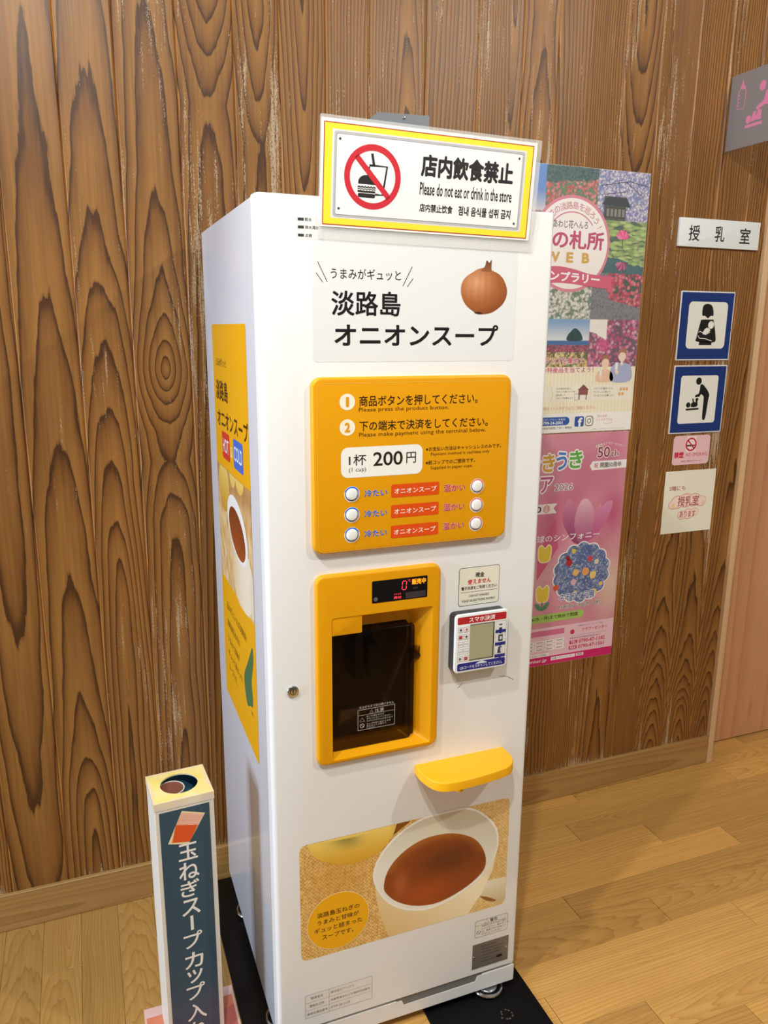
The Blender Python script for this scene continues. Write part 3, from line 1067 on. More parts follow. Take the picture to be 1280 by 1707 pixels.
# lock
p = PB(FRONT, 'chrome')
p.prism(circ(43.8, 844.6, 11, 28), 0, 3.5, bev=1.2)
lk = p.obj('lock', vm)
p = PB(FRONT, 'black_gap')
p.ring(43.8, 844.6, 5.2, 6.4, 3.6, Z255)
p.rect(42.9, 840.5, 44.7, 848.7, 3.65)
p.obj('keyhole', lk)

# cup shelf
p = PB(((0, 0, 0), (1, 0, 0), (0, 1, 0)), 'yellow_block')
yy = YF * 1000
o_ = smooth([(293, yy + 10), (293, yy - 30), (306, yy - 68), (334, yy - 83), (393, yy - 83), (457, yy - 75), (482, yy - 62), (494, yy - 40), (495, yy - 18), (493, yy + 10)], 5, False)
p.prism(o_, 621, 640, bev=2.5)
p.prism(smooth([(318, yy - 1), (325, yy - 40), (352, yy - 62), (400, yy - 62), (440, yy - 50), (465, yy - 25), (470, yy - 1)], 4, False), 608, 622)
p.prism(circ(366, yy - 55, 8, 16), 600, 612)
p.obj('cup_shelf', vm)

# soup photo sticker
p = PB(FRONT, 'ink_vinyl', 0.2)


def burlap(x, y):
    a = math.sin(x * 2 * math.pi / 8.4 + 0.8 * mn.noise(Vector((x * 0.03, y * 0.05, 1))))
    b_ = math.sin(y * 2 * math.pi / 8.4 + 0.8 * mn.noise(Vector((x * 0.05, y * 0.03, 5))))
    w_ = 0.66 + 0.36 * a * b_ + 0.35 * mn.noise(Vector((x * 0.24, y * 0.05, 3))) + 0.35 * mn.noise(Vector((x * 0.05, y * 0.24, 8)))
    c_ = mixc((172, 116, 42), (248, 210, 136), w_)
    lo = mixc(c_, (206, 140, 44), 0.45 * math.exp(-((x - 130) / 70) ** 2 - ((y - 425) / 60) ** 2))
    return mixc(lo, (240, 214, 160), 0.35 if x > 430 else 0.0)


def photo_clip(pts, x0=50.5, y0=248, x1=518.5, y1=514.5):
    return [(min(max(x, x0), x1), min(max(y, y0), y1)) for x, y in pts]


p.grid(50, 247.5, 519, 515, 1.55, 0, burlap)
# keep the corners of the sticker round
for cx, cy, sx, sy in ((50, 247.5, 1, 1), (519, 247.5, -1, 1), (519, 515, -1, -1), (50, 515, 1, -1)):
    R = 11
    dead = [v for v in p.bm.verts if (((v.co.x * 1000) - (cx + sx * R)) * sx < 0 and ((v.co.z * 1000) - (cy + sy * R)) * sy < 0
            and math.hypot(v.co.x * 1000 - (cx + sx * R), v.co.z * 1000 - (cy + sy * R)) > R)]
    bmesh.ops.delete(p.bm, geom=dead, context='VERTS')
on = photo_clip(smooth([(66, 514), (74, 494), (88, 476), (123, 456), (168, 447), (210, 456), (243, 485), (254.5, 514)], 6, False))
p.blob(on, 0.25, lambda x, y: mixc(mixc((244, 214, 110), (222, 166, 48), (515 - y) / 60), (120, 110, 50), 0.75 * math.exp(-((x - 150 + (y - 500) * 0.5) / 26) ** 2) * min(max((y - 478) / 30, 0), 1)), 14, (160, 505))
p.blob(photo_clip(smooth([(254, 514.5), (243, 486), (214, 458), (222, 470), (232, 488), (262, 500), (285, 514.5)], 3)), 0.15, lambda x, y: (140, 78, 24), 3)
rim = photo_clip(smooth([(205.8, 411), (222, 452), (266.7, 493.5), (329, 515.8), (398.8, 516), (445.6, 495.4), (484, 452), (493, 409.7), (482.5, 369.3), (457.3, 338.3), (421.3, 316), (375.2, 297), (319.3, 291.8), (269.3, 309.5), (235, 338.2), (213, 375.7)], 5))
body = photo_clip([(205.8, 411), (208, 380), (214, 332), (224, 292), (239.6, 248), (426, 248), (458, 290), (484, 345), (490, 380), (350, 400)])
p.blob(body, 0.25, lambda x, y: mixc(mixc((250, 236, 198), (222, 184, 118), (430 - x) / 230 + (300 - y) / 200), (246, 232, 200), 0.2), 8, (350, 330))
hd = photo_clip(smooth([(444, 296), (458, 312), (471, 319), (505, 318), (519, 312), (519, 262), (500, 256), (480, 262), (462, 282)], 3))
p.blob(hd, 0.22, lambda x, y: mixc((236, 226, 196), (206, 186, 142), (310 - y) / 50), 4)
p.blob(photo_clip(smooth([(455, 284), (470, 279), (486, 270), (496, 262), (486, 262), (470, 270)], 3)), 0.3, lambda x, y: (150, 92, 40), 2)
p.blob(rim, 0.4, lambda x, y: mixc((240, 236, 220), (206, 198, 172), (y - 400) / 130 + (x - 330) / 900), 8)
p.path(rim, 5.0, 0.5, (247, 243, 230), True)


def soup(x, y):
    d = math.hypot((x - 346) / 120, (y - 382) / 82)
    c_ = mixc((138, 60, 18), (98, 40, 12), math.exp(-((x - 372) / 60) ** 2 - ((y - 400) / 34) ** 2) * 1.1)
    c_ = mixc(c_, (166, 70, 22), math.exp(-((x - 320) / 60) ** 2 - ((y - 330) / 30) ** 2))
    c_ = mixc(c_, (176, 92, 50), 0.85 * math.exp(-((x - 264) / 16) ** 2 - ((y - 372) / 30) ** 2))
    c_ = mixc(c_, (198, 128, 56), max(0, (d - 0.78) * 2.4) if y > 400 else max(0, (d - 0.94) * 3))
    return c_


p.blob(smooth([(227.4, 376.7), (239, 414.6), (272, 446.5), (320.5, 464.6), (380.4, 461.2), (432.4, 436), (460, 397), (464.4, 358), (441.7, 331.8), (400.6, 311), (349.5, 299), (299, 307), (259, 328.4), (234.7, 353.9)], 5), 0.6, soup, 16)
p.poly(circ(129, 323.5, 66.5, 48), 0.8, (250, 226, 160))
p.poly(circ(129, 323.5, 65, 48), 0.95, (242, 174, 8))
for t, q in (('淡路島玉ねぎの', (83.5, 340.5, 174, 352.5)), ('うまみと甘味が', (84, 323.5, 173, 335)), ('ギュッと詰まった', (77.7, 305.5, 180, 317.5)), ('スープです。', (94, 287, 161, 299))):
    p.text(t, *q, 1.1, (66, 40, 8), 0.012)
p.obj('soup_photo', vm)

# warning sticker, rating plate, operator label
p = PB(FRONT, 'ink_vinyl', 0.3)
p.rect(446, 177, 529, 221, 0, (110, 104, 98), 6)
p.rect(446.8, 177.8, 528.2, 220.2, 0.15, (226, 222, 212), 5.4)
p.rect(447, 208.6, 528, 209.3, 0.3, (120, 114, 108))
G_ = (84, 78, 74)
p.path([(469, 210.5), (480, 210.5), (474.5, 219.5)], 0.9, 0.3, G_, True)
p.text('警告', 483, 210.3, 502, 219.3, 0.3, G_, 0.01)
for z, t in ((202.5, '転倒防止のため必ず固定'), (195.5, 'してください。動かすとき'), (188.5, 'は、電源プラグを抜いて'), (181.5, 'からにしてください')):
    p.text(t, 463, z, 463 + 5.6 * len(t), z + 4.6, 0.3, G_)
p.ring(455, 190.5, 3.8, 4.8, 0.3, G_)
p.line(452, 193.5, 458, 187.5, 0.8, 0.3, G_)
p.obj('warning_sticker', vm)
p = PB(FRONT, 'brushed_steel')
p.box(441.8, 95.5, 533, 160.4, 0.0, 0.8)
for z, x0, x1 in ((150, 462, 500), (142, 466, 520), (134, 466, 488), (134, 494, 518), (126, 464, 512), (118, 468, 484), (110, 464, 500)):
    p.rect(x0, z, x1, z + 2, 0.95, (88, 84, 80), 0, 'ink_vinyl')
p.rect(503, 109, 518, 116, 0.95, (30, 28, 26), 3, 'ink_vinyl')
pl = p.obj('rating_plate', vm)
for xx, z in ((446.2, 128.4), (527, 130.3)):
    p = PB(FRONT, 'chrome', 0.8)
    p.prism(circ(xx, z, 2.0, 14), 0, 1.4, bev=0.9)
    p.obj('screw', pl)
p = PB(FRONT, 'ink_vinyl', 0.2)
GL = (150, 146, 142)
p.frame(56, 105.5, 203, 162.5, 0.7, 0.2, GL)
p.rect(56.5, 106, 202.5, 162, 0, (234, 230, 224))
p.rect(107.2, 106, 107.8, 162.3, 0.2, GL)
for z in (124.5, 143):
    p.rect(56, z - 0.3, 203, z + 0.3, 0.2, GL)
for t, q in (('管理者名', (68, 149, 94, 155.5)), ('連絡先住所', (65, 130, 97, 137)), ('連絡先電話番号', (60, 111.5, 104, 118)), ('株式会社アックス', (111, 149.5, 162, 156)), ('兵庫県南あわじ市福良丙28番地', (111, 130.5, 198, 136.5)), ('0799-26-1133', (111, 112, 153, 118))):
    p.text(t, *q, 0.2, (110, 106, 102))
p.obj('operator_label', vm)

# graphic on the left side
p = PB(SIDE, 'ink_vinyl', 0.3)
YL = (242, 174, 8)
p.rect(145, 638, 513, 1503, 0, YL, 8)
p.grid(145.2, 937, 512.8, 1201, 3.0, 0.2, lambda x, y: mixc(mixc((212, 160, 92), (240, 214, 168), 0.5 + 0.9 * mn.noise(Vector((x * 0.04, y * 0.03, 2)))), (150, 90, 40), 0.5 * math.exp(-((y - 1180) / 40) ** 2)))
for cx, cy, r in ((226, 1160, 62), (330, 1205, 34), (405, 1218, 48)):
    p.blob(photo_clip(circ(cx, cy, r, 30, r * 0.95), 146, 938, 512, 1200), 0.4, lambda x, y: mixc((240, 206, 110), (206, 146, 40), (1200 - y) / 110), 5)
p.blob(smooth([(262, 1075), (300, 1010), (330, 938), (470, 938), (480, 1000), (478, 1060)], 3), 0.5, lambda x, y: mixc((246, 232, 206), (222, 188, 130), (400 - x) / 150), 5)
p.blob(photo_clip(smooth([(478, 1050), (500, 1040), (512, 1020), (512, 950), (490, 945), (470, 990)], 3), 146, 938, 512, 1200), 0.45, lambda x, y: (232, 222, 198), 3)
p.poly(circ(365, 1092, 108, 44, 62, -0.25), 0.7, (248, 244, 236))
p.blob(circ(362, 1083, 88, 40, 46, -0.25), 0.85, lambda x, y: mixc((160, 74, 28), (122, 48, 16), (y - 1040) / 80), 6)
p.text('うまみがギュッと', 182, 1416, 306, 1434, 0.25, (60, 38, 8))
p.text('淡路島', 172, 1344, 312, 1388, 0.25, (40, 26, 6), 0.02)
p.text('オニオンスープ', 178, 1288, 508, 1326, 0.25, (40, 26, 6), 0.02)
p.rect(224, 1222, 312, 1280, 0.25, (216, 44, 40), 8)
p.text('HOT', 234, 1236, 302, 1266, 0.45, (250, 240, 236), 0.01)
p.text('&', 322, 1236, 340, 1258, 0.25, (250, 240, 220))
p.rect(354, 1220, 452, 1280, 0.25, (44, 108, 206), 8)
p.text('COLD', 362, 1236, 444, 1266, 0.45, (240, 244, 250), 0.01)
for t, z, x1 in (('玉ねぎといえば淡路島！', 866, 425), ('淡路島産玉ねぎの', 824, 345), ('うまみと甘味が', 784, 335), ('ギュッと詰まった', 748, 362), ('スープです。', 712, 296)):
    p.text(t, 198, z, x1, z + 18, 0.25, (74, 48, 10))
p.poly(smooth([(478, 878), (487, 868), (484, 845), (470, 815), (462, 795), (470, 760), (464, 742), (440, 734), (414, 722), (396, 735), (383, 768), (392, 790), (414, 812), (440, 838), (462, 862)], 3), 0.25, (40, 112, 72))
p.text('淡路島', 448, 722, 470, 729, 0.25, (40, 90, 60))
p.obj('side_graphic', vm)

# ------------------------------------------------------------------ laminated sign and the grey bracket behind it
a1 = math.radians(-0.75)
tl = math.radians(4.2)
ux = Vector((math.cos(a1), 0, math.sin(a1)))
uz = Vector((-math.sin(a1) * math.cos(tl), -math.sin(tl), math.cos(a1) * math.cos(tl)))
SG = ((0.1027, YF - 0.004, 1.6578), ux, uz)
p = PB(SG, 'ink_paper')
p.prism(rrect(0, 0, 393, 161, 0), 0, 0.5, (244, 236, 232), 'paper_white')
p.mats.append('ink_paper') if 'ink_paper' not in p.mats else None
h = 0.65
p.rect(4.6, 3.0, 386.8, 156.0, h, (176, 44, 30))
p.rect(6.2, 4.6, 385.2, 154.4, h + 0.1, (244, 226, 52))
p.rect(18.5, 14.0, 373, 146.3, h + 0.2, (226, 224, 224))
p.frame(22, 16, 370, 144, 4.5, h + 0.3, (186, 184, 186), 4)
p.rect(25.5, 19.5, 366.3, 140.4, h + 0.4, (118, 118, 120), 3)
p.rect(26.2, 20.2, 365.6, 139.7, h + 0.5, (242, 241, 238), 2.6)
for q in ((31.5, 132.7), (31.9, 29), (358.9, 133), (358.9, 26.7)):
    p.poly(circ(*q, 2.1, 16), h + 0.6, (60, 60, 60))
BK = (30, 28, 28)
cx, cy = 89, 80.6
# drink cup with straw
p.path([(82.5, 98), (113.5, 98), (107.4, 54.5), (94, 54.5)], 3.6, h + 0.6, BK)
p.path([(82.5, 96), (80.5, 82)], 3.0, h + 0.6, BK)
p.path([(86.6, 116), (90.5, 98)], 4.4, h + 0.6, BK)
# burger
p.poly(smooth([(64, 69), (65, 76), (71, 81.5), (80, 83), (89, 80), (93, 74), (94, 69)], 4, False), h + 0.6, BK)
for z, w_ in ((64.5, 2.4), (61.2, 1.6)):
    p.path([(63.5 + 2.6 * i, z + (0.9 if i % 2 else -0.5)) for i in range(13)], w_, h + 0.6, BK)
p.rect(63.4, 56.2, 94.4, 59.4, h + 0.6, BK, 1.2)
p.rect(64.2, 48.6, 94.2, 55.2, h + 0.6, BK, 2.6)
p.ring(cx, cy, 39.6, 49.3, h + 0.8, (204, 34, 50), 56)
p.line(59.5, 110.5, 118.5, 50.5, 9.0, h + 0.8, (204, 34, 50))
p.text('店内飲食禁止', 174, 89, 349.5, 124.5, h + 0.6, BK, 0.042)
p.text('Please do not eat or drink in the store', 173.6, 60.5, 350, 80.5, h + 0.6, BK, 0.02)
p.text('店内禁止饮食', 175, 34, 237, 47.5, h + 0.6, BK, 0.03)
p.text('점내 음식물 섭취 금지', 248, 33, 350.5, 48.5, h + 0.6, BK, 0.03)
sign = p.obj('paper_sheet')
q = PB(SG, 'film')
q.prism(rrect(-2, -19.5, 402, 166, 3), -0.4, -0.1)
film = q.obj('laminate_film')
root = empty('no_eating_sign')
for o in (sign, film):
    o.parent = root
tag(root, 'laminated yellow-edged no eating or drinking sign taped over the machine top', 'sign')

BR = ((0, YF + 0.10, 0), (1, 0, 0), (0, 0, 1))
p = PB(BR, 'grey_steel')
p.prism([(222, 1705), (341, 1705), (341, 1868), (243, 1865), (220, 1847)], -1.5, 1.5)
p.box(222, 1704.2, 341, 1706, -30, 60)
br = p.obj('bracket_plate')
p = PB(BR, 'chrome', 1.5)
p.prism(circ(292, 1860, 2.6, 14), 0, 1.5, bev=0.8)
p.obj('screw', br)
br.name = 'metal_bracket'
tag(br, 'grey metal bracket standing on the machine top behind the laminated sign', 'bracket')


# ------------------------------------------------------------------ posters
def speckle(x, y, s, pal, sd=0.0):
    v = 0.5 + 0.9 * fbm(x * s, y * s, sd)
    w_ = 0.5 + 0.9 * mn.noise(Vector((x * s * 2.6, y * s * 2.6, sd + 7)))
    k = min(max(0.62 * v + 0.42 * w_, 0), 0.999) * (len(pal) - 1)
    i = int(k)
    return mixc(pal[i], pal[min(i + 1, len(pal) - 1)], k - i)


def hsh(v, k=0.0):
    q = math.sin(v.x * 12.9898 + v.y * 78.233 + v.z * 37.719 + k) * 43758.5453
    return q - math.floor(q)


def blooms(x, y, cell, bg_, fl, dens, sd=0.0, big=0.52):
    """printed flower heads of one size scattered over a speckled ground"""
    v = Vector((x / cell, y / cell, sd))
    d, pts = mn.voronoi(v)
    dn = dens + 0.55 * mn.noise(Vector((x / cell * 0.18, y / cell * 0.18, sd + 3)))
    if d[0] < big and hsh(pts[0]) < dn:
        c_ = fl[int(hsh(pts[0], 5.0) * len(fl)) % len(fl)]
        return mixc(c_, mixc(c_, (60, 40, 50), 0.45), (d[0] / big) ** 2 * 0.8 + 0.3 * mn.noise(v * 5))
    return speckle(x, y, 0.9 / cell, bg_, sd + 2)


def poster_photo(x, y):
    return mixc(garden_photo(x, y), (236, 228, 226), 0.16)


def garden_photo(x, y):
    if y > 1795:
        if x < 922:
            return mixc((214, 204, 214), (92, 134, 204), (y - 1812) / 50) if y > 1808 + 6 * fbm(x * 0.1, 1) else (150, 116, 116)
        if x < 1088:
            e = 1884 + (x - 960) * 0.10 + 10 * fbm(x * 0.05, 3.0)
            if y > e:
                return speckle(x, y, 0.10, [(28, 48, 50), (44, 74, 72), (70, 96, 92), (90, 120, 112)], 1)
            return blooms(x, y, 7.5, [(40, 70, 56), (70, 104, 74), (104, 130, 92), (52, 84, 70)], [(222, 104, 92), (206, 84, 76), (232, 146, 132), (214, 120, 104), (236, 130, 140)], 0.85, 2, 0.62)
        if 1110 < x < 1185 and y < 1858:
            return speckle(x, y, 0.1, [(40, 46, 48), (66, 72, 70), (96, 96, 92)], 3)
        return blooms(x, y, 6.0, [(74, 72, 96), (104, 108, 146), (110, 130, 196), (136, 130, 158)], [(226, 220, 232), (206, 200, 222), (238, 232, 238), (176, 172, 204)], 0.95, 4, 0.6)
    if y > 1527 and x > 1088:
        if y > 1655:
            if y < 1704 - (x - 1120) * 0.22 + 22 * fbm(x * 0.03, y * 0.05, 44):
                return speckle(x, y * 2, 0.05, [(40, 74, 84), (54, 92, 96), (70, 110, 104)], 5)
            return blooms(x * 0.45, y * 1.5, 11, [(38, 66, 62), (58, 90, 74), (84, 118, 76)], [(150, 186, 96), (170, 198, 108), (130, 166, 88), (186, 208, 126)], 0.92, 6, 0.72)
        if x > 1160 + (1655 - y) * 0.1 - 20 and y > 1560 + 0.2 * (1262 - x):
            return blooms(x, y, 9, [(40, 58, 56), (58, 78, 70), (80, 92, 82)], [(206, 70, 92), (224, 100, 112), (188, 58, 80), (232, 128, 136)], 0.85, 8, 0.7)
        return speckle(x, y, 0.07, [(58, 72, 80), (96, 104, 114), (130, 126, 128), (70, 86, 80)], 9)
    if y > 1527:
        return blooms(x, y, 8, [(62, 92, 78), (96, 124, 100), (126, 148, 120)], [(232, 234, 220), (214, 218, 196), (240, 240, 230)], 0.9, 10, 0.7)
    if x < 1090:
        if y > 1468:
            return mixc((214, 220, 226), (118, 158, 204), (y - 1475) / 45)
        if y > 1456:
            return (52, 96, 152)
        if y > 1436:
            return blooms(x, y * 1.4, 5, [(64, 54, 60), (96, 62, 74)], [(186, 74, 98), (206, 104, 120), (160, 60, 84)], 0.95, 11, 0.65)
        return blooms(x, y * 0.7, 6.5, [(70, 80, 58), (110, 100, 66)], [(232, 204, 120), (240, 222, 150), (206, 172, 92)], 0.9, 12, 0.62)
    if x < 1150 and y > 1495 - (x - 1090) * 0.4 + 8 * fbm(x * 0.06, y * 0.06):
        return (244, 238, 232)
    if math.hypot(x - 1142, (y - 1455) * 1.1) < 19:
        return blooms(x, y, 9, [(196, 60, 112), (214, 80, 132)], [(226, 92, 146), (206, 64, 116)], 0.8, 14, 0.7)
    return blooms(x, y, 9.5, [(78, 56, 76), (104, 72, 92), (92, 84, 92)], [(206, 88, 134), (222, 130, 166), (186, 64, 110), (232, 164, 188)], 0.85, 13, 0.66)


p = PB(WALL, 'ink_paper')
p.box(752, 1206, 1261, 1926, 0.2, 1.0, (244, 238, 220))
h = 1.15
p.grid(865, 1394, 1260.5, 1925.5, 1.7, h, poster_photo)
p.grid(753, 1394, 865, 1925.5, 6, h, poster_photo)
p.grid(753, 1262, 1260.5, 1394, 4.0, h, lambda x, y: (240, 228, 196) if int(x / 6) % 2 else (248, 240, 214))
h += 0.15
for x0, y0, x1, y1, r, col in ((1006, 1498, 1024, 1528, 0, None),):
    pass
p.blob(smooth([(1018, 1468), (1016, 1480), (1026, 1492), (1040, 1502), (1056, 1494), (1066, 1480), (1064, 1468)], 4), h, lambda x, y: speckle(x, y, 0.15, [(30, 54, 62), (52, 80, 80), (80, 104, 96)], 14), 5)
# water lily and its reflection
for cx, cy, s_, cc in ((1180, 1748, 1.0, (232, 90, 140)), (1182, 1685, 0.95, (150, 70, 104))):
    for k in range(9):
        a = math.radians(20 + 140 * k / 8) * (1 if cy > 1700 else -1)
        tx_, ty_ = cx + 24 * s_ * math.cos(a), cy + 26 * s_ * math.sin(a)
        nx_, ny_ = -math.sin(a) * 5, math.cos(a) * 5
        mx_, my_ = (cx + tx_) / 2, (cy + ty_) / 2
        p.poly(smooth([(cx, cy), (mx_ + nx_, my_ + ny_), (tx_, ty_), (mx_ - nx_, my_ - ny_)], 3), h + 0.05 * k, mixc(cc, (248, 180, 206), (k % 3) * 0.25))
p.line(1180, 1748, 1182, 1722, 2, h, (60, 60, 60))
for q in ((1098, 1884, 1190, 1900), (1190, 1900, 1258, 1890), (1180, 1898, 1240, 1862), (1110, 1862, 1180, 1872)):
    p.line(*q, 1.6, h, (60, 52, 66))
p.poly([(1104, 1836), (1118, 1856), (1186, 1856), (1200, 1832)], h, (70, 76, 78))
p.rect(1116, 1802, 1184, 1832, h, (84, 82, 78))
for k in range(5):
    p.rect(1120 + 13 * k, 1806, 1129 + 13 * k, 1826, h + 0.1, (140, 138, 132))
# round badge
h = 1.6
p.poly(circ(1011, 1727, 127, 72), h, (224, 140, 156))
p.poly(circ(1011, 1727, 119, 72), h + 0.15, (250, 242, 236))
p.ring(1011, 1727, 82, 85, h + 0.3, (216, 130, 148), 40, 38, 142)
p.arc_text('花の淡路島を巡ろう！', 1011, 1727, 101, 132, 28, 20, h + 0.3, (208, 124, 142), 0.004)
p.text('あわじ花へんろ', 950, 1768, 1062, 1789, h + 0.3, (70, 64, 70), 0.004)
p.text('花の札所', 890, 1714, 1118, 1763, h + 0.3, (200, 88, 118), 0.03)
for t, x0, x1 in (('W', 930, 976), ('E', 997, 1020), ('B', 1048, 1073)):
    p.text(t, x0, 1678, x1, 1706, h + 0.3, (218, 174, 96), 0.05)
rb = [(850, 1642)] + smooth([(850, 1642), (910, 1662), (970, 1668), (1023, 1662), (1080, 1650), (1150, 1646)], 5, False) + [(1166, 1643), (1152, 1634)] \
    + [(1160, 1600), (1140, 1603)] + smooth([(1138, 1612), (1080, 1616), (1023, 1622), (970, 1624), (910, 1618), (850, 1600)], 5, False)
p.poly(rb, h + 0.45, (218, 106, 132))
p.text('スタンプラリー', 880, 1628, 1112, 1655, h + 0.6, (255, 250, 250), 0.035, slope=-0.05)
# lower part
h = 1.4
p.text('スタンプを集めて', 925, 1403, 1078, 1421, h, (206, 84, 116), 0.02, outline=(0.05, (252, 246, 240)))
p.text('淡路島の特産品を当てよう！', 880, 1378, 1112, 1394, h + 0.1, (206, 84, 116), 0.02, outline=(0.05, (252, 246, 240)))


def sitter(x0, top, skin, hair, cloth, w_):
    p.poly(smooth([(x0 - w_ * 0.62, 1352), (x0 - w_ * 0.6, top - 48), (x0 - w_ * 0.2, top - 38), (x0 + w_ * 0.25, top - 38), (x0 + w_ * 0.62, top - 50), (x0 + w_ * 0.62, 1352)], 4), h + 0.1, cloth)
    p.rect(x0 - 4, top - 44, x0 + 5, top - 28, h + 0.2, skin)
    p.poly(circ(x0, top - 17, 13.5, 24, 17), h + 0.3, skin)
    p.poly(smooth([(x0 - 14, top - 18), (x0 - 13, top - 2), (x0, top + 3), (x0 + 13, top - 2), (x0 + 14, top - 17), (x0 + 8, top - 9), (x0 - 6, top - 8)], 3), h + 0.4, hair)
    p.poly(circ(x0 - w_ * 0.3, top - 62, 6, 16, 9, 0.4), h + 0.55, skin)
    p.rect(x0 - w_ * 0.42, top - 56, x0 - w_ * 0.24, top - 36, h + 0.6, (240, 240, 240), 2)


sitter(1152, 1424, (246, 214, 190), (170, 120, 92), (240, 200, 172), 44)
sitter(1210, 1442, (246, 220, 200), (176, 128, 106), (176, 182, 216), 56)
p.rect(760, 1296, 1254, 1341, h, (246, 240, 222))
for xx in (972, 1103):
    p.path([(xx, 1341), (xx + 8, 1318), (xx, 1296)], 1.4, h + 0.15, (222, 204, 164))
for z, t in ((1330, '花の名所を巡り、'), (1321, 'スタンプQRコードを'), (1312, '読み取って'), (1303, 'スタンプを集めよう')):
    p.text(t, 990, z, 990 + 6.4 * len(t), z + 6, h + 0.15, (60, 56, 50))
for z, t in ((1328, 'スタンプが集まったら'), (1318, 'アンケートに答えて'), (1308, 'プレゼントに応募しよう')):
    p.text(t, 1118, z, 1118 + 6.6 * len(t), z + 6.4, h + 0.15, (60, 56, 50))
p.poly([(1062, 1328), (1082, 1344), (1102, 1328)], h + 0.3, (140, 82, 82))
p.rect(1066, 1314, 1098, 1328, h + 0.3, (150, 92, 90))
p.rect(1068, 1300, 1071, 1314, h + 0.3, (120, 74, 74))
p.rect(1092, 1300, 1095, 1314, h + 0.3, (120, 74, 74))
p.frame(1053, 1299, 1066, 1318, 0.8, h + 0.3, (90, 90, 90))
for k in range(5):
    p.rect(1210 + (k % 3) * 11 - (4 if k > 2 else 0), 1310 + (14 if k < 3 else 0), 1218 + (k % 3) * 11 - (4 if k > 2 else 0), 1319 + (14 if k < 3 else 0), h + 0.3, (236, 176, 112), 2)
p.text('詳細はインスタグラムでご確認ください。', 940, 1272, 1130, 1282, h, (222, 148, 108))
p.rect(753, 1207, 1260.5, 1262, h - 0.1, (248, 246, 240))
p.rect(900, 1228, 1041, 1252, h + 0.1, (52, 96, 176), 12)
p.text('スタンプラリー事務局', 950, 1242, 1026, 1248, h + 0.25, (236, 240, 248))
p.text('0799-24-2001', 945, 1231, 1018, 1240, h + 0.25, (250, 250, 252), 0.02)
p.text('兵庫県洲本市桑間1丁目1-1 事務局', 930, 1217, 1050, 1224, h + 0.1, (70, 66, 70))
p.rect(1059, 1222, 1091, 1252, h + 0.1, (56, 92, 168), 5)
p.text('f', 1070, 1222, 1086, 1248, h + 0.25, (250, 250, 252), 0.04)
p.frame(1095, 1222.5, 1124, 1252.5, 2.6, h + 0.1, (120, 112, 112), 9)
p.ring(1109.5, 1237.5, 5, 7.4, h + 0.1, (120, 112, 112), 24)
p.poly(circ(1117.5, 1246, 1.8, 10), h + 0.1, (120, 112, 112))
p.text('花の名所', 1138, 1247, 1172, 1254, h + 0.1, (214, 116, 136))
p.text('インスタグラム', 1134, 1236, 1192, 1244, h + 0.1, (214, 116, 136))
p.path(smooth([(1160, 1231), (1172, 1227), (1188, 1229), (1192, 1233)], 4, False), 1, h + 0.1, (220, 150, 160))
p.text('※詳しくは公式サイトをごらんください', 1125, 1211.5, 1238, 1215, h + 0.1, (150, 146, 142))
tag(p.obj('flower_poster'), 'upper poster on the wall with garden photos and a round pink badge', 'poster', 'posters right of the machine')

p = PB(WALL, 'ink_paper')
p.box(745, 480, 1256, 1203, 0.2, 1.0, (226, 160, 176))


def tulip_bg(x, y):
    v = 0.5 + 0.8 * fbm(x * 0.008, y * 0.006, 20, 2)
    c_ = mixc((206, 120, 144), (226, 164, 176), v)
    c_ = mixc(c_, (226, 208, 178), 0.8 * math.exp(-((x - 1230) / 60) ** 2 - ((y - 720) / 110) ** 2))
    c_ = mixc(c_, (196, 84, 124), 0.55 * math.exp(-((x - 1000) / 60) ** 2 - ((y - 920) / 90) ** 2))
    c_ = mixc(c_, (196, 76, 124), 0.6 * math.exp(-((x - 1215) / 40) ** 2 - ((y - 960) / 60) ** 2))
    return mixc(c_, (236, 200, 204), 0.5 * math.exp(-((x - 1000) / 90) ** 2 - ((y - 780) / 70) ** 2))


h = 1.15
p.grid(746, 604, 1255.5, 1202, 6.0, h, tulip_bg)
p.grid(746, 481, 1255.5, 604, 20, h, lambda x, y: (240, 200, 214))
h = 1.3


def petal(pts, c0, c1, hh):
    ys = [q[1] for q in pts]
    p.blob(smooth(pts, 4), hh, lambda x, y: mixc(c0, c1, (y - min(ys)) / (max(ys) - min(ys))), 6)


petal([(1130, 868), (1178, 900), (1212, 960), (1214, 990), (1190, 985), (1160, 950)], (196, 90, 140), (222, 150, 184), h)
petal([(1060, 900), (1040, 940), (1044, 985), (1058, 1006), (1080, 985), (1106, 930), (1112, 868), (1085, 868)], (146, 66, 106), (216, 140, 172), h + 0.1)
petal([(1112, 866), (1150, 900), (1172, 945), (1174, 985), (1160, 970), (1140, 940)], (190, 84, 128), (226, 150, 180), h + 0.15)
petal([(1100, 870), (1082, 920), (1086, 965), (1104, 1000), (1128, 998), (1148, 965), (1150, 920), (1132, 872)], (176, 92, 132), (238, 188, 206), h + 0.25)
p.poly([(1106, 800), (1112, 866), (1122, 866), (1120, 800)], h, (120, 134, 100))
p.poly([(960, 760), (1030, 860), (1012, 950), (985, 900), (958, 820)], h, (206, 96, 132))
for t, q, cc in (('う', (850, 1092, 898, 1146), (88, 150, 206)), ('き', (902, 1092, 950, 1146), (214, 110, 150)), ('き', (958, 1092, 1000, 1146), (226, 172, 74)), ('う', (1004, 1096, 1042, 1150), (86, 130, 206)), ('き', (1049, 1098, 1096, 1152), (104, 178, 84))):
    p.text(t, *q, h + 0.4, cc, 0.03, outline=(0.07, (252, 250, 246)))
p.text('フェア', 850, 1030, 998, 1078, h + 0.4, (206, 90, 150), 0.02, outline=(0.07, (252, 250, 246)))
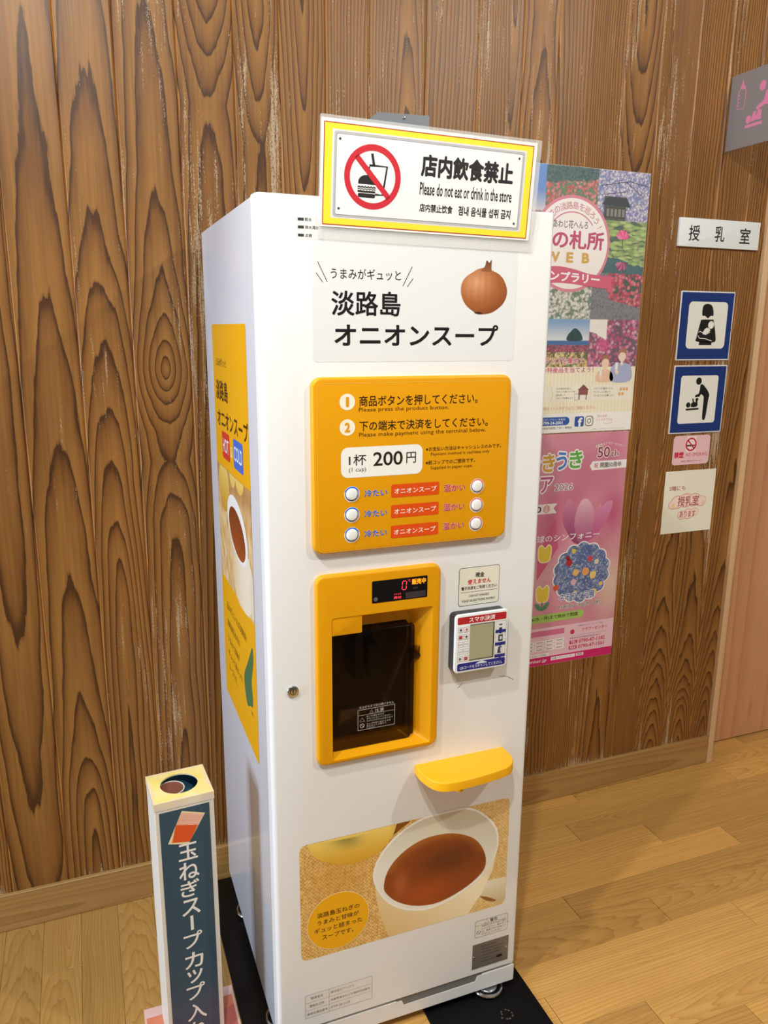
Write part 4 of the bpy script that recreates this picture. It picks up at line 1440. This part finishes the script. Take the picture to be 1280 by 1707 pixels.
p.text('2026', 1004, 1034, 1068, 1054, h + 0.4, (150, 104, 130), 0.01, outline=(0.06, (250, 246, 246)))
p.arc_text('兵庫県立フラワーセンター', 1186, 1040, 128, 110, 66, 8, h + 0.2, (250, 240, 240), 0.01)
p.text('50', 1148, 1126, 1192, 1158, h + 0.4, (150, 52, 78), 0.015, outline=(0.05, (250, 244, 240)))
p.text('th', 1196, 1127, 1224, 1147, h + 0.4, (150, 52, 78), 0.005, outline=(0.05, (250, 244, 240)))
p.poly([(1123, 1102), (1132, 1116), (1256, 1116), (1256, 1091), (1132, 1088)], h + 0.2, (250, 246, 244))
p.text('祝', 1138, 1095, 1153, 1110, h + 0.4, (206, 60, 84), 0.01)
p.text('開園50周年', 1160, 1095, 1238, 1111, h + 0.4, (70, 56, 56), 0.012)
p.poly([(880, 966), (880, 996), (1017, 996), (1004, 982), (1016, 966)], h + 0.2, (246, 238, 236))
p.text('5/10', 900, 972, 962, 990, h + 0.4, (60, 50, 54), 0.02)
p.ring(980, 981, 9, 11, h + 0.4, (206, 70, 84))
p.text('日', 974, 976, 986, 987, h + 0.4, (206, 70, 84), 0.01)
p.text('12万球のシンフォニー', 900, 878, 1176, 900, h + 0.5, (252, 246, 250), 0.01)
# yellow tulips
for (cx, cy) in ((983, 840), (983, 712)):
    p.poly(smooth([(cx - 24, cy + 20), (cx - 12, cy + 32), (cx, cy + 22), (cx + 12, cy + 32), (cx + 24, cy + 20), (cx + 20, cy - 18), (cx, cy - 26), (cx - 20, cy - 18)], 4), h + 0.2, (250, 244, 200))
    p.poly(smooth([(cx - 21, cy + 18), (cx - 12, cy + 27), (cx, cy + 18), (cx + 12, cy + 27), (cx + 21, cy + 18), (cx + 17, cy - 16), (cx, cy - 23), (cx - 17, cy - 16)], 4), h + 0.35, (240, 208, 76))
    if cy < 800:
        p.rect(cx - 2, cy - 52, cx + 2, cy - 20, h + 0.3, (84, 136, 92))
        for s_ in (-1, 1):
            p.poly(smooth([(cx, cy - 50), (cx + s_ * 10, cy - 30), (cx + s_ * 26, cy - 26), (cx + s_ * 18, cy - 44)], 4), h + 0.35, (84, 146, 110))
# round flower photo with scalloped edge


def scallop(r, am):
    return [(1120 + (r + am * abs(math.sin(7 * t))) * math.cos(t), 770 + (r + am * abs(math.sin(7 * t))) * math.sin(t) * 0.94) for t in (2 * math.pi * i / 112 for i in range(112))]


p.poly(scallop(98, 9), h + 0.5, (250, 244, 240))
p.blob(scallop(94, 9), h + 0.65, lambda x, y: blooms(x, y, 5.5, [(70, 92, 146), (96, 120, 170)], [(140, 164, 210), (170, 190, 222), (112, 140, 200), (196, 206, 226)], 0.8, 21, 0.6), 44)
for (cx, cy, r, cc) in ((1072, 806, 14, (176, 44, 60)), (1066, 822, 9, (150, 40, 50)), (1148, 812, 11, (214, 70, 80)), (1098, 772, 13, (240, 190, 110)), (1134, 772, 15, (238, 168, 100)), (1162, 758, 14, (244, 206, 120)), (1092, 742, 12, (226, 180, 190)), (1030, 730, 11, (222, 90, 60)), (1170, 702, 13, (240, 200, 90)), (1172, 800, 10, (230, 214, 190)), (1086, 842, 9, (226, 200, 90)), (1100, 706, 9, (220, 200, 150)), (1194, 726, 8, (236, 200, 110))):
    p.poly(smooth([(cx + r * (0.86 + 0.12 * math.sin(2.5 * i * 0.6283 * 2 + cx)) * math.cos(i * 0.3142), cy + r * (0.86 + 0.12 * math.sin(2.5 * i * 0.6283 * 2 + cx)) * math.sin(i * 0.3142)) for i in range(20)], 2), h + 0.8, cc)
p.text('ネモフィラ展', 1043, 684, 1173, 708, h + 1.0, (72, 104, 170), 0.02, outline=(0.07, (250, 248, 248)))
p.text('4.18(土)〜5.6(水・休)', 1040, 656, 1196, 674, h + 1.0, (90, 82, 84), 0.012, outline=(0.06, (250, 246, 244)))
p.rect(800, 622, 1138, 648, h + 0.3, (168, 204, 104), 12)
p.text('5.6(水・休)まで無休で開園', 940, 628, 1116, 643, h + 0.5, (52, 66, 30), 0.01)
p.rect(800, 577, 1071, 595, h, (216, 116, 150))
for k in range(3):
    for j in range(6):
        p.rect(858 + j * 36, 528 + k * 12, 892 + j * 36, 538 + k * 12, h, (248, 242, 244))
        p.rect(864 + j * 36, 531.5 + k * 12, 886 + j * 36, 534.5 + k * 12, h + 0.15, (170, 160, 166))
p.rect(900, 508, 1020, 520, h, (250, 246, 248))
p.text('開園時間 9:00〜17:00', 910, 511, 1010, 517, h + 0.15, (120, 110, 116))
p.poly(circ(1101, 577, 8, 20), h, (206, 36, 74))
p.text('兵庫県立フラワーセンター協会', 1120, 592, 1214, 597, h, (120, 90, 100))
p.text('フラワーセンター', 1136, 574, 1232, 586, h, (206, 36, 74), 0.015)
p.rect(1095, 563, 1236, 563.8, h, (190, 150, 160))
p.text('兵庫県加西市豊倉町飯森1282-1', 1092, 553, 1206, 558, h, (120, 90, 100))
p.rect(1092, 536, 1122, 548, h, (206, 60, 110), 2)
p.text('TEL', 1097, 538, 1118, 546, h + 0.15, (252, 244, 248), 0.01)
p.text('0790-47-1182', 1127, 536, 1226, 549, h, (206, 60, 110), 0.03)
p.rect(1091, 518, 1121, 530, h, (206, 60, 110), 2)
p.text('FAX', 1096, 520, 1117, 528, h + 0.15, (252, 244, 248), 0.01)
p.text('0790-47-1561', 1126, 518, 1224, 530.5, h, (206, 60, 110), 0.03)
p.rect(746, 481, 1255.5, 508, h, (214, 24, 110))
p.text('flowercenter.jp', 880, 488, 1012, 502, h + 0.2, (252, 240, 248), 0.015)
p.rect(1027, 492, 1116, 503, h + 0.2, (250, 246, 250))
p.text('兵庫フラワーセンター', 1032, 494, 1110, 501, h + 0.35, (90, 80, 90))
p.rect(1120, 493, 1148, 503, h + 0.2, (244, 226, 236))
p.text('検索', 1124, 495, 1142, 502, h + 0.35, (120, 40, 80))
o = p.obj('tulip_poster')
tag(o, 'lower pink tulip fair poster with a round blue flower photo', 'poster', 'posters right of the machine')

# ------------------------------------------------------------------ signs on the wall
p = PB(WALL, 'board_white')
p.prism(rrect(1373.5, 1737.5, 1676.5, 1817, 1), 0, 8, bev=0.8)
p.mats.append('ink_plastic')
for t, q in (('授', (1407.5, 1754, 1447.5, 1798)), ('乳', (1504, 1755, 1541, 1799)), ('室', (1599.5, 1754, 1640, 1798.5))):
    p.text(t, *q, 8.2, (34, 34, 34), 0.012, mat='ink_plastic')
tag(p.obj('room_sign'), 'white nursing room nameplate with three black characters, topmost on this wall strip', 'sign')

NVY = (24, 52, 120)


def pic_base(x0, y0, x1, y1, sk=0.0):
    global p
    p = PB(WALL, 'ink_plastic')
    p.prism(rrect(x0, y0, x1, y1, 2), 0.2, 3, (238, 236, 238), bev=0.5)
    p.rect(x0 + 3.5, y0 + 3.5, x1 - 3.5, y1 - 3.5, 3.15, NVY)


pic_base(1405.5, 1410, 1612, 1613.6)
p.rect(1438, 1445, 1588, 1583.4, 3.3, (240, 238, 228), 14)
BKK = (24, 22, 22)


def I1(x, y):
    return (1508 + (x - 300) * 0.757 + (y - 508) * 0.08, 1577 - (y - 508) * 0.58)


def I2(x, y):
    return (1503.6 + (x - 255) * 0.757 + (y - 900) * 0.08, 1346.8 - (y - 900) * 0.614)


hh = 3.45
p.poly(smooth([I1(*q) for q in ((300, 507), (282, 513), (274, 530), (272, 566), (286, 568), (300, 580), (314, 568), (328, 566), (327, 530), (318, 513))], 4), hh, BKK)
p.poly(smooth([I1(*q) for q in ((270, 588), (262, 600), (240, 680), (236, 696), (262, 702), (318, 704), (338, 696), (338, 660), (330, 592), (318, 587))], 3), hh, BKK)
p.poly([I1(*q) for q in ((255, 698), (252, 717), (316, 717), (318, 700))], hh, BKK)
p.poly(circ(*I1(316, 614), 11.5, 24), hh + 0.15, (240, 238, 228))
p.poly(smooth([I1(*q) for q in ((304, 630), (290, 630), (278, 644), (272, 660), (286, 662), (304, 650), (312, 640))], 4), hh + 0.15, (240, 238, 228))
p.path([I1(*q) for q in ((252, 654), (258, 646), (270, 652), (288, 664), (310, 650))], 2.2, hh + 0.2, (240, 238, 228))
p.path([I1(*q) for q in ((248, 668), (256, 682), (285, 684), (318, 696))], 2.2, hh + 0.2, (240, 238, 228))
tag(p.obj('nursing_pictogram'), 'blue pictogram of a woman cradling a baby, under the nameplate', 'sign', 'blue pictogram signs')

pic_base(1405, 1186, 1611, 1395)
p.rect(1434, 1217, 1580, 1364, 3.3, (240, 238, 228), 9)
p.poly(circ(*I2(255, 900), 11, 24), hh, BKK)
p.poly(smooth([I2(*q) for q in ((262, 922), (274, 916), (292, 936), (308, 966), (302, 1000), (286, 1088), (270, 1088), (277, 1010), (278, 976), (262, 960))], 3), hh, BKK)
p.poly([I2(*q) for q in ((264, 925), (272, 955), (256, 978), (233, 980), (236, 970), (254, 962))], hh + 0.1, BKK)
p.poly(circ(*I2(199, 1018), 8.6, 22, 8.2), hh, BKK)
p.poly([I2(*q) for q in ((186, 1036), (186, 1046), (252, 1043), (252, 1034))], hh, BKK)
p.poly(smooth([I2(*q) for q in ((212, 1028), (216, 1008), (222, 1006), (220, 988), (226, 987), (230, 1004), (238, 1004), (236, 990), (246, 982), (252, 992), (246, 1000), (248, 1016), (240, 1028))], 2), hh, BKK)
tag(p.obj('changing_pictogram'), 'blue pictogram of a person bending over a baby on a changing table', 'sign', 'blue pictogram signs')

p = PB(WALL, 'ink_vinyl', 0.3)
p.rect(1430, 1086.5, 1576, 1178.5, 0, (240, 196, 200), 12)
p.rect(1482, 1126, 1520, 1176, 0.1, (246, 226, 226), 2)
p.rect(1484, 1144, 1512, 1149, 0.2, (60, 50, 50))
p.rect(1513, 1144, 1518, 1149, 0.2, (60, 50, 50))
p.ring(1500, 1150, 16.5, 21.5, 0.35, (206, 44, 60), 32)
p.line(1486, 1164, 1514, 1136, 4.5, 0.35, (206, 44, 60))
p.text('禁煙', 1437, 1108, 1474, 1128, 0.2, (206, 34, 60), 0.035)
p.text('NO SMOKING', 1484, 1112, 1570, 1123, 0.2, (196, 70, 90), 0.0)
p.text('※決まり事を守りましょう', 1466, 1094.5, 1550, 1100, 0.2, (70, 50, 54))
tag(p.obj('no_smoking_sticker'), 'small pink no smoking sticker under the blue changing sign', 'sticker')

p = PB(WALL, 'ink_paper')
p.prism(rrect(1411, 864.5, 1613, 1067.3, 0), 0.2, 0.8, (240, 236, 216))
p.mats[0] = 'ink_paper'
RR = (176, 80, 90)
p.text('2階にも', 1430, 1004, 1495, 1019, 1.0, RR, 0.012)
for q in ((1468, 966, 30), (1500, 970, 32), (1535, 970, 30), (1562, 964, 24), (1450, 958, 20), (1515, 925, 24), (1490, 922, 20), (1540, 930, 18)):
    p.poly(circ(q[0], q[1], q[2] * 0.9, 24, q[2] * 0.72), 1.0 + q[0] * 0.0002 + q[2] * 0.001, (226, 160, 150))
for q in ((1468, 966, 30), (1500, 970, 32), (1535, 970, 30), (1562, 964, 24), (1450, 958, 20), (1515, 925, 24), (1490, 922, 20), (1540, 930, 18)):
    p.poly(circ(q[0], q[1], q[2] * 0.83, 24, q[2] * 0.63), 1.45 + q[0] * 0.0002 + q[2] * 0.001, (248, 222, 206))
p.text('授乳室', 1468, 952, 1553, 984, 2.0, RR, 0.012)
p.text('あります', 1480, 914, 1544, 935, 2.0, RR, 0.012)
p.rect(1446, 945, 1456, 962, 2.0, (240, 206, 150), 3)
p.poly(circ(1572, 958, 8, 18), 2.0, (244, 206, 180))
tag(p.obj('paper_notice'), 'square white paper notice with handwritten red lettering, lowest beside the door frame', 'notice')

FL = ((1.518, 0, 0), (0, -1, 0), (0, 0, 1))
p = PB(FL, 'acrylic_grey')
p.prism(rrect(0, 2003, 205, 2201, 1), -4, 0, bev=0.6)
PK = (226, 130, 158)
I = 'ink_plastic'
p.mats.append(I)
p.text
n0 = len(p.bm.faces)
p.path([(36, 2163), (31, 2150), (29.5, 2110), (55, 2107), (57.5, 2148), (53, 2163)], 2.6, 0.2, PK, True)
p.poly([(35, 2165), (54, 2162), (54, 2157), (35, 2160)], 0.3, PK)
p.poly(smooth([(36, 2166), (40, 2172), (44, 2184), (48, 2171), (53, 2164)], 3), 0.3, PK)
for z in (2144, 2135, 2126, 2117):
    p.line(32, z, 39, z - 0.6, 1.6, 0.3, PK)
p.poly(circ(116, 2150, 11, 24, 13), 0.2, PK)
p.poly(smooth([(128, 2132), (140, 2136), (160, 2120), (168, 2090), (166, 2030), (152, 2030), (150, 2080), (136, 2100), (106, 2092), (100, 2100), (124, 2112)], 3), 0.2, PK)
p.poly(circ(76, 2073, 9.5, 22, 10.5), 0.2, PK)
p.poly([(84, 2066), (92, 2090), (100, 2091), (102, 2076), (108, 2092), (122, 2090), (120, 2078), (122, 2066)], 0.2, PK)
p.poly([(66, 2052), (66, 2060), (126, 2060), (126, 2052)], 0.2, PK)
p.bm.faces.ensure_lookup_table()
for f in p.bm.faces[n0:]:
    f.material_index = 1
tag(p.obj('projecting_sign'), 'grey projecting sign with pink feeding bottle and baby care symbols, high on the wall', 'sign')

# ------------------------------------------------------------------ paper cup box at the left, its sheet and the cup inside
CB = empty('cup_box', (-0.1535, -0.458, 0.0022), math.radians(3.6))
tag(CB, 'tall narrow blue and white paper cup box with a round hole on top', 'box')
HW, HD, HZ = 57.5, 53, 596
p = PB(((0, 0, 0), (1, 0, 0), (0, 1, 0)), 'box_white')
rc = [(-HW, -HD), (HW, -HD), (HW, HD), (-HW, HD)]
ri = [(x * 0.965, y * 0.96) for x, y in rc]
V = [[p.bm.verts.new(p.P(x, y, z)) for x, y in L] for L, z in ((rc, 0.2), (rc, HZ - 3), (ri, HZ - 3), (ri, 4))]
for k in range(3):
    for i in range(4):
        j = (i + 1) % 4
        p.face([V[k][i], V[k][j], V[k + 1][j], V[k + 1][i]], mat='box_blue' if k == 2 else None)
p.face(V[0][::-1])
p.face(V[3], mat='box_blue')
p.obj('carton', CB, bevel=0.0012)
# top cap with the round hole
p = PB(((0, 0, 0), (1, 0, 0), (0, 1, 0)), 'ink_paper')
N = 48


def capc(x, y):
    v = 0.5 + 0.9 * fbm(x * 0.03, y * 0.03, 31)
    e = max(abs(x) / HW, abs(y) / HD)
    c_ = mixc((240, 218, 110), (240, 230, 180), v)
    return mixc(c_, (232, 214, 190), 0.8 if e > 0.93 else 0.0)


def sq(t, k=1.0):
    c_, s_ = math.cos(t), math.sin(t)
    m_ = max(abs(c_), abs(s_))
    return (c_ / m_ * (HW + 1) * k, s_ / m_ * (HD + 1) * k)


rows = []
for k in range(6):
    row = []
    for i in range(N):
        t = 2 * math.pi * (i + 0.0) / N + math.pi / 4
        a_, b_ = sq(t), (37 * math.cos(t), 2 + 36 * math.sin(t))
        row.append((a_[0] + (b_[0] - a_[0]) * k / 5, a_[1] + (b_[1] - a_[1]) * k / 5))
    rows.append(row)
low = [[p.bm.verts.new(p.P(x, y, HZ - 16)) for x, y in rows[0]]] + [[p.bm.verts.new(p.P(x, y, HZ)) for x, y in r] for r in rows] + [[p.bm.verts.new(p.P(x, y, HZ - 3)) for x, y in rows[-1]]]
cl = [[(226, 214, 196)] * N] + [[capc(*q) for q in r] for r in rows] + [[(210, 206, 196)] * N]
for k in range(len(low) - 1):
    for i in range(N):
        j = (i + 1) % N
        p.face([low[k][i], low[k][j], low[k + 1][j], low[k + 1][i]], cols=[cl[k][i], cl[k][j], cl[k + 1][j], cl[k + 1][i]])
tag(p.obj('lid', CB), 'yellow lid with a round hole')
# front label
LBF = ((0, -HD / 1000 - 0.0003, 0), (1, 0, 0), (0, 0, 1))
p = PB(LBF, 'ink_vinyl')
BL = (36, 74, 94)
p.rect(-49.5, 3, 48, 574, 0.2, BL)
p.rect(-49.5, 238, 48, 238.8, 0.35, (70, 104, 120))
WT = (236, 232, 224)
cupo = [(-6, 569), (39, 553), (3, 492), (-36, 503)]
p.poly(cupo, 0.4, (240, 218, 170))
p.poly([(-6, 565), (35.5, 551), (24, 530), (-19, 541)], 0.55, (232, 168, 142))
for k in range(6):
    t = k / 6
    p.line(-7 - 12 * t, 563 - 22 * t, 35 - 10.5 * t, 549 - 18 * t, 0.8, 0.65, (246, 214, 196))
p.poly([(-19, 541), (24, 530), (6, 497), (-28, 504)], 0.55, (222, 84, 34))
for t, z, s_ in (('玉', 476, 38), ('ね', 432, 40), ('ぎ', 391, 38), ('ス', 347, 37), ('ー', 309, 40), ('プ', 268, 38), ('カ', 219, 38), ('ッ', 179, 32), ('プ', 141, 38), ('入', 90, 40), ('れ', 45, 40)):
    x = 1.5
    if t == 'ー':
        p.rect(x - 3, z - 17, x + 3.0, z + 17, 0.7, WT)
    else:
        p.text(t, x - s_ / 2, z - s_ / 2, x + s_ / 2, z + s_ / 2, 0.7, WT, 0.014)
tag(p.obj('front_label', CB), 'blue label with white vertical lettering')

pc = empty('paper_cup', (-0.1690, -0.448, 0.529))
tag(pc, 'red and white paper cup inside the round hole of the blue box', 'cup')
p = PB(TOP, 'ink_paper')
for (r0, z0, r1, z1, col) in ((20, 0, 23.0, 24, (226, 222, 214)), (23.0, 24, 24, 34, (190, 44, 44)), (24, 34, 26, 56, (226, 222, 214))):
    p.loft([[(x, y, z0) for x, y in circ(0, 0, r0, 28)], [(x, y, z1) for x, y in circ(0, 0, r1, 28)]], col, cap0=False, cap1=False)
    p.loft([[(x, y, z1) for x, y in circ(0, 0, r1 - 0.8, 28)], [(x, y, z0) for x, y in circ(0, 0, r0 - 0.8, 28)]], (180, 120, 100), cap0=False, cap1=False)
p.poly(circ(0, 0, 19.8, 28), 1, (206, 180, 160))
p.obj('cup_wall', pc)
p = PB(TOP, 'ink_paper')
loops = []
for k in range(28):
    a = 2 * math.pi * k / 28
    loops.append([((26 + 1.2 * math.cos(t)) * math.cos(a), (26 + 1.2 * math.cos(t)) * math.sin(a), 56 + 1.2 * math.sin(t)) for t in (2 * math.pi * i / 6 for i in range(6))])
loops.append(loops[0])
p.loft(loops, (236, 232, 226), cap0=False, cap1=False)
p.obj('rim', pc)

p = PB(TOP, 'ink_paper')
p.prism(rrect(-252, -640, -55, -376, 0), 0.3, 1.2, (238, 196, 186))
p.grid(-248, -636, -60, -402, 8, 1.35, lambda x, y: mixc((232, 150, 108), (222, 120, 96), 0.5 + fbm(x * 0.03, y * 0.03, 41)))
p.poly([(-120, -520), (-90, -440), (-60, -430), (-60, -520)], 1.5, (206, 110, 100))
tag(p.obj('pink_sheet'), 'pink and orange printed sheet lying on the floor under the cup box', 'sheet')
